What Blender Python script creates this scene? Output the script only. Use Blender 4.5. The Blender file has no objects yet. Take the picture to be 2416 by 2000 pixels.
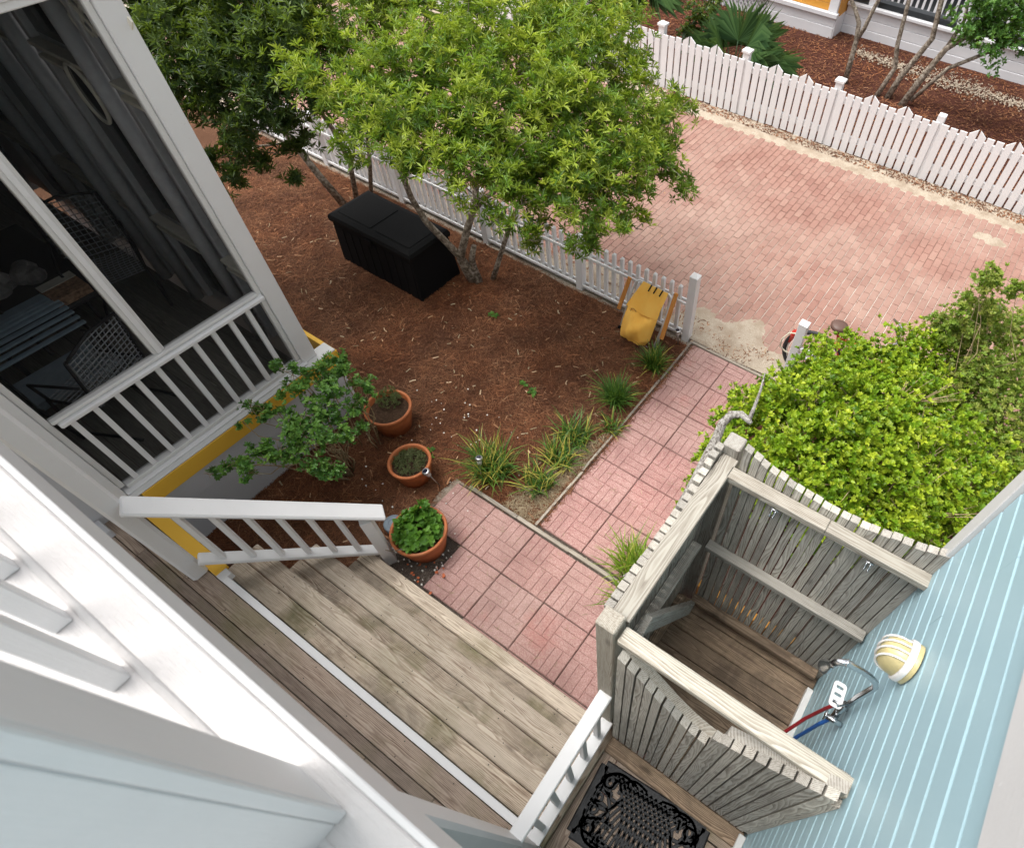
import bpy, bmesh, math, random
import numpy as np
from mathutils import Vector, Matrix
random.seed(7)
RNG = np.random.default_rng(7)
C = bpy.context.scene.collection
scn = bpy.context.scene

# ------------------------------------------------------------------ camera, light, exposure
EYE = Vector((0, 0, 4.95))
cam_d = bpy.data.cameras.new("camera")
cam = bpy.data.objects.new("camera", cam_d)
C.objects.link(cam)
RIGHT = Vector((0.8353, 0.5480, 0.0439))
UP = Vector((-0.4669, 0.6651, 0.5828))
RIGHT.normalize(); UP = (UP - UP.dot(RIGHT) * RIGHT).normalized()
BACK = RIGHT.cross(UP)
cam.matrix_world = Matrix(((RIGHT.x, UP.x, BACK.x, EYE.x), (RIGHT.y, UP.y, BACK.y, EYE.y), (RIGHT.z, UP.z, BACK.z, EYE.z), (0, 0, 0, 1)))
cam_d.sensor_width = 36.0
cam_d.lens = 21.394
cam_d.shift_x = -0.1216
cam_d.shift_y = 0.01333
cam_d.clip_start = 0.05
cam_d.clip_end = 600
scn.camera = cam
cam_d.dof.use_dof = True; cam_d.dof.focus_distance = 4.6; cam_d.dof.aperture_fstop = 4.0

SUN_EL, SUN_AZ = 68.0, 240.0      # degrees; azimuth measured from +Y towards +X
world = bpy.data.worlds.new("World"); scn.world = world
world.use_nodes = True
wn = world.node_tree
bg = wn.nodes["Background"]
sky = wn.nodes.new("ShaderNodeTexSky"); sky.sky_type = 'NISHITA'; sky.sun_disc = False
sky.sun_elevation = math.radians(SUN_EL); sky.sun_rotation = math.radians(SUN_AZ)
sky.air_density = 1.0; sky.dust_density = 5.0; sky.ozone_density = 1.0
hsv = wn.nodes.new('ShaderNodeHueSaturation'); hsv.inputs['Saturation'].default_value = .14   # thin even cloud takes the blue out of the sky
wn.links.new(sky.outputs[0], hsv.inputs['Color']); wn.links.new(hsv.outputs[0], bg.inputs[0]); bg.inputs[1].default_value = 0.145
sun_d = bpy.data.lights.new("sun", 'SUN'); sun_d.energy = 1.5; sun_d.angle = math.radians(38); sun_d.color = (1, .955, .89)
sun = bpy.data.objects.new("sun", sun_d); C.objects.link(sun)
_e, _a = math.radians(SUN_EL), math.radians(SUN_AZ)
sdir = Vector((math.sin(_a) * math.cos(_e), math.cos(_a) * math.cos(_e), math.sin(_e)))
sun.rotation_euler = sdir.to_track_quat('Z', 'Y').to_euler()
scn.view_settings.view_transform = 'Standard'
scn.view_settings.look = 'None'
scn.view_settings.gamma = 1.0
scn.view_settings.use_curve_mapping = False
scn.view_settings.exposure = 0.92

# ------------------------------------------------------------------ materials
class NT:
    def __init__(s, name):
        s.m = bpy.data.materials.new(name); s.m.use_nodes = True
        s.t = s.m.node_tree; s.n = s.t.nodes; s.l = s.t.links
        s.b = s.n["Principled BSDF"]; s.out = s.n["Material Output"]
    def add(s, typ, **kw):
        nd = s.n.new(typ)
        for k, v in kw.items(): setattr(nd, k, v)
        return nd
    def ln(s, a, b): s.l.new(a, b)
    def coords(s, scale=(1, 1, 1), rnd=0.0, kind='Object'):
        tc = s.add('ShaderNodeTexCoord'); mp = s.add('ShaderNodeMapping')
        mp.inputs['Scale'].default_value = scale
        if kind == 'World':
            g = s.add('ShaderNodeNewGeometry'); s.ln(g.outputs['Position'], mp.inputs[0])
        else:
            s.ln(tc.outputs[kind], mp.inputs[0])
        if rnd:
            oi = s.add('ShaderNodeObjectInfo'); mu = s.add('ShaderNodeMath', operation='MULTIPLY'); mu.inputs[1].default_value = rnd
            s.ln(oi.outputs['Random'], mu.inputs[0]); cb = s.add('ShaderNodeCombineXYZ')
            s.ln(mu.outputs[0], cb.inputs[0]); s.ln(mu.outputs[0], cb.inputs[1])
            s.ln(cb.outputs[0], mp.inputs['Location'])
        return mp.outputs[0]
    def noise(s, vec, scale=5, detail=4, rough=.55, dist=0):
        nz = s.add('ShaderNodeTexNoise'); nz.inputs['Scale'].default_value = scale; nz.inputs['Detail'].default_value = detail
        nz.inputs['Roughness'].default_value = rough; nz.inputs['Distortion'].default_value = dist
        s.ln(vec, nz.inputs['Vector']); return nz.outputs['Fac']
    def ramp(s, fac, stops, interp='LINEAR'):
        r = s.add('ShaderNodeValToRGB'); r.color_ramp.interpolation = interp
        els = r.color_ramp.elements
        while len(els) < len(stops): els.new(.5)
        for e, (p, c) in zip(els, stops):
            e.position = p
            e.color = (c[0], c[1], c[2], 1) if not isinstance(c, (int, float)) else (c, c, c, 1)
        s.ln(fac, r.inputs[0]); return r.outputs[0]
    def mix(s, fac, a, b, mode='MIX'):
        mx = s.add('ShaderNodeMix', data_type='RGBA', blend_type=mode)
        for v, i in ((fac, 0), (a, 6), (b, 7)):
            if isinstance(v, (int, float)): mx.inputs[i].default_value = v
            elif isinstance(v, tuple): mx.inputs[i].default_value = (v[0], v[1], v[2], 1)
            else: s.ln(v, mx.inputs[i])
        return mx.outputs[2]
    def math(s, op, a, b=None, clamp=False):
        m = s.add('ShaderNodeMath', operation=op); m.use_clamp = clamp
        for v, i in ((a, 0), (b, 1)):
            if v is None: continue
            if isinstance(v, (int, float)): m.inputs[i].default_value = v
            else: s.ln(v, m.inputs[i])
        return m.outputs[0]
    def bump(s, h, strength=.3, dist=.01):
        b = s.add('ShaderNodeBump'); b.inputs['Strength'].default_value = strength; b.inputs['Distance'].default_value = dist
        s.ln(h, b.inputs['Height']); s.ln(b.outputs[0], s.b.inputs['Normal'])
    def fin(s, col=None, rough=.6, metal=0, spec=.3):
        if col is not None:
            if isinstance(col, tuple): s.b.inputs['Base Color'].default_value = (*col, 1)
            else: s.ln(col, s.b.inputs['Base Color'])
        s.b.inputs['Roughness'].default_value = rough; s.b.inputs['Metallic'].default_value = metal
        s.b.inputs['Specular IOR Level'].default_value = spec
        return s.m

def objrand(t):
    return t.add('ShaderNodeObjectInfo').outputs['Random']

def mat_paint(name, col, wear=.06, rough=.5, bumpy=.15, wearcol=(.33, .30, .25)):
    t = NT(name)
    w = t.coords(kind='World')
    a = t.noise(w, 3.0, 5, .6); b = t.math('ADD', t.noise(w, 60, 3, .6), t.math('MULTIPLY', t.noise(t.coords((1.2, 26, 26)), 4, 5, .7), 1.6))
    c1 = t.ramp(a, [(.3, tuple(x * (1 - wear) for x in col)), (.7, col)])
    sp = t.ramp(t.noise(w, 34, 3, .7), [(.66, 0.), (.74, 1.)])
    blot = t.math('MULTIPLY', sp, t.ramp(t.noise(w, 5, 2), [(.5, 0.), (.68, .5)]))
    c2 = t.mix(blot, c1, wearcol)
    t.bump(b, bumpy, .003)
    return t.fin(c2, rough, 0, .35)

def mat_wood(name, cols, rough=.8, ringscale=26., green=0.0, dark=0.0, knots=True, contrast=.5):
    """grain along the local X axis; the same 3-D rings give end grain on cut ends"""
    t = NT(name)
    p = t.coords((1, 1, 1), rnd=37.0)
    st = t.coords((1.2, 16, 16), rnd=11.0)
    fine = t.noise(st, 6, 6, .62, .4)
    big = t.noise(t.coords((.5, 3, 3), rnd=23.), 2.2, 3, .5)
    # rings round a wandering pith parallel to X
    wob = t.add('ShaderNodeTexNoise'); wob.inputs['Scale'].default_value = 1.1; wob.inputs['Detail'].default_value = 2
    t.ln(t.coords((1.2, 2.2, 2.2), rnd=51.), wob.inputs['Vector'])
    sep = t.add('ShaderNodeSeparateXYZ'); tc = t.add('ShaderNodeTexCoord'); t.ln(tc.outputs['Object'], sep.inputs[0])
    rn = objrand(t)
    offy = t.math('MULTIPLY', t.math('SUBTRACT', rn, .5), .12)
    wy = t.math('ADD', t.math('ADD', sep.outputs[1], offy), t.math('MULTIPLY', t.math('SUBTRACT', wob.outputs['Fac'], .5), .10))
    wz = t.math('ADD', t.math('ADD', sep.outputs[2], .02), t.math('MULTIPLY', t.math('SUBTRACT', wob.outputs['Fac'], .5), .05))
    r2 = t.math('SQRT', t.math('ADD', t.math('MULTIPLY', wy, wy), t.math('MULTIPLY', wz, wz)))
    ring = t.math('FRACT', t.math('MULTIPLY', r2, ringscale * 6))
    ringc = t.ramp(ring, [(0., .0), (.55, .35), (.85, 1.), (1., .0)])
    f = t.math('ADD', t.math('MULTIPLY', fine, .75), t.math('MULTIPLY', ringc, contrast * .35))
    col = t.ramp(f, [(.28, cols[0]), (.46, cols[1]), (.62, cols[2])])
    pl = t.ramp(t.math('FRACT', t.math('MULTIPLY', rn, 7.31)), [(0, (.70, .69, .68)), (.35, (.92, .90, .88)), (.65, (1.05, 1.02, .98)), (1, (1.26, 1.24, 1.20))])
    col = t.mix(1.0, col, pl, 'MULTIPLY')
    col = t.mix(t.ramp(big, [(.4, 0.), (.72, .55)]), col, cols[3])
    if knots:
        v = t.add('ShaderNodeTexVoronoi'); v.inputs['Scale'].default_value = 1.0
        t.ln(t.coords((1.6, 5, 5), rnd=71.), v.inputs['Vector'])
        kn = t.ramp(v.outputs['Distance'], [(.04, 1.), (.10, 0.)])
        col = t.mix(t.math('MULTIPLY', kn, .6), col, tuple(x * .45 for x in cols[0]))
    wpos = t.coords(kind='World')
    if green:
        g = t.math('MULTIPLY', t.ramp(t.noise(wpos, 2.0, 4, .6), [(.5, 0.), (.68, 1.)]), green)
        col = t.mix(g, col, (.13, .13, .045))
    if dark:
        d = t.math('MULTIPLY', t.ramp(t.noise(wpos, 3.2, 6, .7, .6), [(.46, 0.), (.66, 1.)]), dark)
        col = t.mix(d, col, (.045, .035, .028))
    t.bump(f, .45, .004)
    return t.fin(col, rough, 0, .2)

M = {}
M['white'] = mat_paint('white_paint', (.74, .74, .745), .05)
M['white_old'] = mat_paint('weathered_white_paint', (.70, .695, .68), .12, .6, .3)
M['white_ledge'] = mat_paint('sun_bleached_white_paint', (.60, .575, .565), .10, .6, .9, (.5, .45, .4))
M['cool_white'] = mat_paint('cool_white_paint', (.63, .625, .625), .06, .45, .2, (.8, .8, .8))
M['grey_skirt'] = mat_paint('pale_grey_paint', (.56, .57, .60), .05)
M['yellow'] = mat_paint('yellow_paint', (.80, .47, .055), .05, .5, .1, (.5, .3, .05))
M['orange_wall'] = mat_paint('orange_siding_paint', (.62, .29, .045), .05, .5, .1)
M['blue'] = mat_paint('pale_blue_paint', (.375, .545, .61), .045, .45, .12, (.55, .7, .75))
M['far_white'] = mat_paint('far_white_paint', (.70, .70, .72), .08)
M['dark_floor'] = mat_paint('dark_grey_paint', (.10, .11, .12), .1)
M['wood_deck'] = mat_wood('weathered_deck_wood', [(.15, .10, .078), (.31, .24, .195), (.44, .36, .30), (.35, .285, .23)], green=.45, contrast=.9, dark=.18)
M['wood_tread'] = mat_wood('weathered_tread_wood', [(.18, .125, .09), (.385, .315, .25), (.54, .47, .385), (.48, .415, .33)], green=.8, contrast=.9, dark=.38)
M['wood_nose'] = mat_wood('worn_lit_step_edge_wood', [(.22, .16, .12), (.47, .395, .32), (.63, .56, .47), (.56, .49, .40)], green=.3, contrast=.9, dark=.12)  # worn front boards, also lightened in colour to stand in for nosing shading
M['wood_grey'] = mat_wood('silvered_shower_wood', [(.17, .15, .13), (.36, .34, .305), (.52, .505, .465), (.40, .375, .335)], contrast=1.2, dark=.22)
M['wood_pale'] = mat_wood('pale_bleached_rail_wood', [(.19, .16, .13), (.345, .315, .27), (.47, .45, .40), (.39, .365, .31)], contrast=1.0)
M['wood_dark'] = mat_wood('dark_brown_wood', [(.08, .055, .04), (.20, .145, .10), (.33, .25, .18), (.24, .175, .125)], contrast=1.0, dark=.55)  # darker brown wood for stall floor, low rails, risers and joists
M['wood_edge'] = mat_wood('grey_path_timber', [(.17, .145, .12), (.30, .27, .23), (.40, .37, .32), (.27, .22, .18)], contrast=.6)
M['porch_floor'] = mat_wood('porch_floor_wood', [(.16, .15, .13), (.27, .26, .23), (.36, .345, .31), (.26, .245, .22)], knots=False)
M['bark'] = None

def mat_simple(name, col, rough=.5, metal=0., spec=.5, nscale=20, var=.15, bump=.1):
    t = NT(name); w = t.coords(kind='Object')
    a = t.noise(w, nscale, 4)
    c = t.ramp(a, [(.3, tuple(x * (1 - var) for x in col)), (.7, col)])
    t.bump(a, bump, .003)
    return t.fin(c, rough, metal, spec)
M['chrome'] = mat_simple('chrome', (.60, .61, .63), .2, 1., .5, 8, .05, .02)
M['steel'] = mat_simple('brushed_steel', (.6, .6, .6), .32, 1., .5, 40, .1)
M['solar'] = mat_simple('solar_cell', (.015, .015, .03), .15, 0, .6)
M['lampglass'] = mat_simple('cream_lamp_glass', (.55, .47, .24), .3, 0, .5, 30, .2, .3)
M['plastic_white'] = mat_simple('white_plastic', (.78, .77, .76), .35)
M['hose_red'] = mat_simple('red_hose', (.27, .02, .025), .4)
M['hose_blue'] = mat_simple('blue_hose', (.02, .09, .30), .4)
M['rubber'] = mat_simple('black_rubber', (.022, .023, .026), .55, 0, .4, 60, .3, .4)
M['black'] = mat_simple('black_plastic', (.007, .007, .008), .8, 0, .15, 80, .3, .3)
M['black_top'] = mat_simple('dusty_black_plastic', (.009, .009, .0095), .8, 0, .15, 120, .7, .8)
M['iron'] = mat_simple('dark_wrought_iron', (.03, .03, .032), .5)
M['red'] = mat_simple('red_enamel', (.55, .03, .02), .35)
M['terracotta'] = None
M['glass'] = mat_simple('dark_window_glass', (.012, .013, .015), .08, 0, .6, 3, .1, .0)
M['trim_dark'] = mat_simple('porch_trim_paint', (.62, .62, .63), .6)
M['sashbar'] = mat_simple('window_ledge_paint', (.88, .84, .72), .6)
M['shard'] = mat_simple('broken_terracotta', (.50, .13, .05), .8)
M['shell'] = mat_simple('white_shell', (.72, .69, .64), .6)
M['tube_white'] = mat_simple('white_coated_tube', (.68, .69, .70), .3, .3)
M['armwood'] = mat_wood('varnished_arm_wood', [(.34, .13, .03), (.50, .21, .05), (.60, .29, .09), (.5, .22, .06)], knots=False, rough=.45)
M['ratan_blue'] = mat_simple('blue_grey_webbing', (.42, .55, .64), .7)
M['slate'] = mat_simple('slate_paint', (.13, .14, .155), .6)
M['cardboard'] = mat_simple('printed_box_card', (.75, .45, .28), .7, 0, .2, 30, .7)
M['bag'] = mat_simple('pale_crumpled_bag', (.45, .43, .41), .7, 0, .2, 9, .6, .9)
M['cover'] = mat_simple('blue_grey_cover', (.40, .48, .54), .7)
M['rope'] = mat_simple('cream_rope', (.62, .58, .45), .8)
M['lid'] = mat_simple('grey_blue_lid', (.20, .25, .30), .55)
M['shell_orange'] = mat_simple('orange_board_paint', (.85, .38, .03), .4)

def mat_cloth():
    t = NT('yellow_canvas'); w = t.coords(kind='Object')
    a = t.noise(w, 5, 3); f = t.noise(w, 240, 2)
    c = t.ramp(a, [(.3, (.97, .50, .09)), (.7, (1.0, .60, .14))])
    t.bump(f, .25, .002)
    return t.fin(c, .85, 0, .1)
M['canvas'] = mat_cloth()

def mat_terracotta():
    t = NT('terracotta'); w = t.coords(kind='Object')
    a = t.noise(w, 9, 5, .6); st = t.noise(w, 3, 3)
    c = t.ramp(a, [(.3, (.36, .105, .035)), (.7, (.50, .165, .06))])
    c = t.mix(t.ramp(st, [(.55, 0.), (.75, .35)]), c, (.38, .25, .17))
    t.bump(a, .2, .003)
    return t.fin(c, .6, 0, .35)
M['terracotta'] = mat_terracotta()

def mat_soil():
    t = NT('potting_soil'); w = t.coords(kind='World'); a = t.noise(w, 45, 6, .7)
    c = t.ramp(a, [(.3, (.03, .02, .014)), (.6, (.09, .055, .035)), (.75, (.19, .14, .09))])
    t.bump(a, 1., .02); return t.fin(c, .95, 0, .1)
M['soil'] = mat_soil()

def mat_ground():
    t = NT('sandy_ground'); w = t.coords(kind='World')
    a = t.noise(w, 3, 6, .65); b = t.noise(w, 90, 4, .75)
    c = t.ramp(b, [(.3, (.24, .19, .14)), (.5, (.42, .37, .30)), (.7, (.60, .56, .49))])
    c = t.mix(t.ramp(a, [(.45, 0.), (.65, .8)]), c, (.20, .14, .10))
    t.bump(b, .8, .01); return t.fin(c, .95, 0, .1)
M['sandy'] = mat_ground()

def mat_sand():
    t = NT('pale_sand'); w = t.coords(kind='World')
    b = t.noise(w, 110, 4, .8); a = t.noise(w, 5, 4, .6)
    c = t.ramp(b, [(.3, (.26, .205, .15)), (.5, (.40, .335, .26)), (.68, (.54, .48, .40))])
    c = t.mix(t.ramp(a, [(.45, 0.), (.65, .6)]), c, (.25, .185, .13))
    t.bump(b, .8, .008); return t.fin(c, .95, 0, .1)
M['sand'] = mat_sand()

def mat_mulch(name, c1, c2, c3):
    t = NT(name); w = t.coords(kind='World')
    a = t.noise(w, 1.2, 4, .6); b = t.noise(w, 70, 6, .75, 1.2)
    c = t.ramp(b, [(.32, c1), (.5, c2), (.68, c3)])
    c = t.mix(t.ramp(a, [(.4, 0.), (.62, .6)]), c, tuple((x + y) / 2 for x, y in zip(c1, c2)))
    t.bump(b, 1., .02); return t.fin(c, .95, 0, .1)
M['mulch'] = mat_mulch('pine_straw_mulch', (.05, .024, .014), (.135, .066, .038), (.25, .135, .078))
M['mulch_dark'] = mat_mulch('dark_red_bark_mulch', (.035, .014, .011), (.085, .032, .022), (.155, .062, .042))

def mat_needles():
    t = NT('pine_needles')
    at = t.add('ShaderNodeAttribute', attribute_name='tint')
    c = t.ramp(at.outputs['Fac'], [(0., (.07, .03, .017)), (.35, (.165, .074, .040)), (.7, (.27, .130, .066)), (.92, (.38, .235, .14)), (1., (.56, .44, .30))])
    w = t.coords(kind='World')
    c = t.mix(t.ramp(t.noise(w, .9, 4, .6), [(.38, 0.), (.62, .55)]), c, t.mix(1.0, c, (1.35, 1.0, .72), 'MULTIPLY'))
    c = t.mix(t.ramp(t.noise(w, 1.9, 4, .6), [(.42, 0.), (.62, .75)]), c, t.mix(1.0, c, (.50, .44, .42), 'MULTIPLY'))
    return t.fin(c, .8, 0, .2)
M['needles'] = mat_needles()
M['grit'] = mat_mulch('gritty_dirt', (.045, .033, .026), (.12, .095, .078), (.34, .30, .26))

def mat_brick(name, base, lo, hi, dusty=.5, speck=.4, mott=.5):
    t = NT(name)
    at = t.add('ShaderNodeAttribute', attribute_name='tint')
    r = t.math('FRACT', t.math('ADD', at.outputs['Fac'], t.math('MULTIPLY', objrand(t), .999)))
    w = t.coords(kind='World')
    c = t.ramp(r, [(0., lo), (.35, base), (.7, base), (1., hi)])
    n = t.noise(w, 110, 3, .8)
    c = t.mix(t.ramp(n, [(.42, 0.), (.75, speck)]), c, (.68, .50, .45))
    dust = t.ramp(t.noise(w, .55, 5, .6), [(.42, 0.), (.62, dusty)])
    c = t.mix(dust, c, (.42, .33, .275))
    mo = t.ramp(t.noise(w, 2.3, 5, .65), [(.46, 0.), (.7, mott)])
    c = t.mix(mo, c, tuple(x * .6 for x in base))
    if name == 'path_tile': c = t.mix(t.ramp(t.noise(w, 1.7, 5, .65), [(.58, 0.), (.75, .42)]), c, (.40, .10, .08))
    t.bump(n, .5, .003)
    return t.fin(c, .85, 0, .2)
M['brick'] = mat_brick('road_brick', (.270, .143, .110), (.235, .115, .088), (.305, .178, .138), .3, .22, .3)
M['paver'] = mat_brick('path_tile', (.325, .162, .148), (.325, .14, .127), (.34, .195, .18), .25, .85)

def mat_leaf(name, dark, mid, light, tip, trans=.35, rough=.42):
    t = NT(name)
    at = t.add('ShaderNodeAttribute', attribute_name='tint')
    ag = t.add('ShaderNodeAttribute', attribute_name='young')
    c = t.ramp(at.outputs['Fac'], [(0., dark), (.5, mid), (1., light)])
    c = t.mix(ag.outputs['Fac'], c, tip)
    t.fin(c, rough, 0, .4)
    tr = t.add('ShaderNodeBsdfTranslucent'); t.ln(t.mix(.5, c, (.34, .48, .03)), tr.inputs[0])
    mx = t.add('ShaderNodeMixShader'); mx.inputs[0].default_value = trans
    t.ln(t.b.outputs[0], mx.inputs[1]); t.ln(tr.outputs[0], mx.inputs[2]); t.ln(mx.outputs[0], t.out.inputs[0])
    return t.m
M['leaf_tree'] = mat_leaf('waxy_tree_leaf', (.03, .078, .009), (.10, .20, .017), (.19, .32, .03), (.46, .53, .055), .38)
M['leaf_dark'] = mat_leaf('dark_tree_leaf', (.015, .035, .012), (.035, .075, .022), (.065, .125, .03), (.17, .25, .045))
M['leaf_hedge'] = mat_leaf('lime_hedge_leaf', (.07, .16, .009), (.19, .33, .015), (.33, .47, .023), (.52, .60, .045), .38)
M['leaf_olive'] = mat_leaf('olive_shrub_leaf', (.10, .18, .025), (.21, .32, .045), (.32, .42, .06), (.50, .40, .12), .42)
M['leaf_glossy'] = mat_leaf('glossy_shrub_leaf', (.035, .10, .018), (.08, .21, .04), (.16, .33, .07), (.26, .44, .07), .3, .35)
M['leaf_mint'] = mat_leaf('mint_leaf', (.04, .13, .015), (.085, .22, .025), (.14, .30, .035), (.18, .36, .05), .3, .5)
M['leaf_sage'] = mat_leaf('dry_herb_leaf', (.05, .06, .025), (.10, .115, .045), (.17, .17, .08), (.12, .17, .05), .2, .7)
M['blade'] = mat_leaf('grass_blade', (.025, .075, .012), (.06, .15, .025), (.13, .25, .035), (.55, .45, .09), .25, .45)
M['blade_lime'] = mat_leaf('lime_grass_blade', (.09, .17, .02), (.17, .29, .025), (.27, .38, .04), (.5, .45, .1), .3, .45)
M['palm'] = mat_leaf('palmetto_frond', (.03, .075, .03), (.075, .16, .06), (.14, .25, .09), (.2, .24, .08), .3, .45)
M['straw'] = mat_leaf('dry_straw', (.22, .16, .09), (.36, .28, .18), (.48, .40, .28), (.5, .45, .3), .1, .8)

def mat_bark():
    t = NT('mottled_bark'); w = t.coords(kind='World')
    a = t.noise(w, 26, 5, .65); b = t.noise(w, 60, 5, .7)
    c = t.ramp(a, [(.38, (.10, .08, .06)), (.52, (.25, .205, .16)), (.64, (.42, .38, .32))])
    t.bump(b, .8, .01); return t.fin(c, .9, 0, .15)
M['bark'] = mat_bark()
def mat_twig():
    t = NT('twig_bark'); w = t.coords(kind='World'); a = t.noise(w, 40, 3)
    return t.fin(t.ramp(a, [(.3, (.20, .14, .075)), (.7, (.44, .35, .21))]), .85, 0, .15)
M['twig'] = mat_twig()

def mat_screen():
    t = NT('insect_screen')
    tr = t.add('ShaderNodeBsdfTransparent'); mx = t.add('ShaderNodeMixShader'); mx.inputs[0].default_value = .16
    t.fin((.02, .02, .02), .9, 0, .1)
    t.ln(tr.outputs[0], mx.inputs[1]); t.ln(t.b.outputs[0], mx.inputs[2]); t.ln(mx.outputs[0], t.out.inputs[0])
    return t.m
M['screen'] = mat_screen()
def mat_drift():
    t = NT('silver_driftwood'); w = t.coords((9, 9, 2.5), kind='World'); a = t.noise(w, 9, 5, .65, .8)
    c = t.ramp(a, [(.35, (.11, .095, .08)), (.5, (.33, .31, .285)), (.68, (.56, .54, .51))])
    t.bump(a, .9, .012); return t.fin(c, .85, 0, .15)
M['drift'] = mat_drift()

# ------------------------------------------------------------------ object helpers
WM = {}
def link(o): C.objects.link(o); return o
def thing(name, label, cat, loc=(0, 0, 0), group=None, rotz=0.):
    o = link(bpy.data.objects.new(name, None)); o.empty_display_size = .1
    mw = Matrix.Translation(Vector(loc)) @ Matrix.Rotation(rotz, 4, 'Z')
    o.matrix_world = mw; o.location = loc; o.rotation_euler = (0, 0, rotz)
    WM[o.name] = mw
    o['label'] = label; o['category'] = cat
    if group: o['group'] = group
    return o
def tag(o, label=None, cat=None, group=None, kind=None):
    for k, v in (('label', label), ('category', cat), ('group', group), ('kind', kind)):
        if v: o[k] = v
    return o
def place(name, mesh, mw, parent=None, label=None):
    o = link(bpy.data.objects.new(name, mesh))
    if parent is not None:
        o.parent = parent
        o.matrix_parent_inverse = WM[parent.name].inverted()
    o.location, q, o.scale = mw.decompose(); o.rotation_mode = 'QUATERNION'; o.rotation_quaternion = q
    WM[o.name] = mw.copy()
    if label: o['label'] = label
    return o
def copy_thing(src, mw_new, label=None, group=None):
    """copies a thing with its parts and sub-parts; children keep their place relative to the thing"""
    r = src.copy(); C.objects.link(r)
    r.location, q, s = mw_new.decompose(); r.rotation_euler = q.to_euler()
    WM[r.name] = mw_new
    if label: r['label'] = label
    if group: r['group'] = group
    for ch in list(src.children):
        c = ch.copy(); C.objects.link(c); c.parent = r
        for g in ch.children:
            d = g.copy(); C.objects.link(d); d.parent = c
    return r

class MB:
    """collects geometry for one mesh"""
    def __init__(s): s.v = []; s.f = []; s.n = 0; s.tint = []; s.young = []
    def add(s, verts, faces, tint=None, young=None):
        verts = np.asarray(verts, float)
        s.v.append(verts)
        s.f += [tuple(i + s.n for i in f) for f in faces]
        s.n += len(verts)
        if tint is not None: s.tint.append(np.full(len(verts), tint))
        return s
    def box(s, lo, hi, tint=None):
        x0, y0, z0 = lo; x1, y1, z1 = hi
        return s.add([(x0, y0, z0), (x1, y0, z0), (x1, y1, z0), (x0, y1, z0), (x0, y0, z1), (x1, y0, z1), (x1, y1, z1), (x0, y1, z1)],
              [(0, 3, 2, 1), (4, 5, 6, 7), (0, 1, 5, 4), (1, 2, 6, 5), (2, 3, 7, 6), (3, 0, 4, 7)], tint)
    def tube(s, pts, rad, sides=7, closed=False, caps=True, tint=None):
        pts = [Vector(p) for p in pts]; n = len(pts)
        if isinstance(rad, (int, float)): rad = [rad] * n
        V = []; up = Vector((.13, .21, .97)); ref = None
        for i, p in enumerate(pts):
            if closed: d = pts[(i + 1) % n] - pts[i - 1]
            else: d = pts[min(i + 1, n - 1)] - pts[max(i - 1, 0)]
            d = d.normalized() if d.length > 1e-9 else Vector((0, 0, 1))
            if ref is None: ref = (up - d * up.dot(d)); ref = ref.normalized() if ref.length > .05 else d.orthogonal().normalized()
            else: ref = (ref - d * ref.dot(d)); ref = ref.normalized() if ref.length > 1e-4 else d.orthogonal().normalized()
            b = d.cross(ref)
            for k in range(sides):
                a = 2 * math.pi * k / sides
                V.append(p + (ref * math.cos(a) + b * math.sin(a)) * rad[i])
        F = []
        for i in range(n if closed else n - 1):
            j = (i + 1) % n
            for k in range(sides):
                l = (k + 1) % sides
                F.append((i * sides + k, i * sides + l, j * sides + l, j * sides + k))
        if caps and not closed:
            F.append(tuple(range(sides))[::-1]); F.append(tuple((n - 1) * sides + k for k in range(sides)))
        return s.add([tuple(v) for v in V], F, tint)
    def lathe(s, prof, seg=24, center=(0, 0, 0), mat=None):
        V = []; n = len(prof)
        for k in range(seg):
            a = 2 * math.pi * k / seg
            for r, z in prof:
                v = Vector((r * math.cos(a), r * math.sin(a), z))
                if mat is not None: v = mat @ v
                V.append(tuple(v + Vector(center)))
        F = []
        for k in range(seg):
            l = (k + 1) % seg
            for i in range(n - 1):
                F.append((k * n + i, l * n + i, l * n + i + 1, k * n + i + 1))
        return s.add(V, F)
    def mesh(s, name, mat, smooth=False):
        me = bpy.data.meshes.new(name)
        v = np.concatenate(s.v) if s.v else np.zeros((0, 3))
        me.from_pydata(v.tolist(), [], s.f)
        if s.tint and sum(len(t) for t in s.tint) == len(v):
            a = me.attributes.new('tint', 'FLOAT', 'POINT'); a.data.foreach_set('value', np.concatenate(s.tint).astype(np.float32))
        if mat: me.materials.append(mat)
        if smooth: me.polygons.foreach_set('use_smooth', [True] * len(me.polygons))
        me.update(); return me
    def obj(s, name, mat, parent=None, smooth=False, label=None, origin=None):
        o = None
        mw = Matrix.Identity(4)
        if origin is not None:
            mw = Matrix.Translation(Vector(origin)); s.v = [v - np.array(origin, float) for v in s.v]
        return place(name, s.mesh(name, mat, smooth), mw, parent, label)

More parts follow.
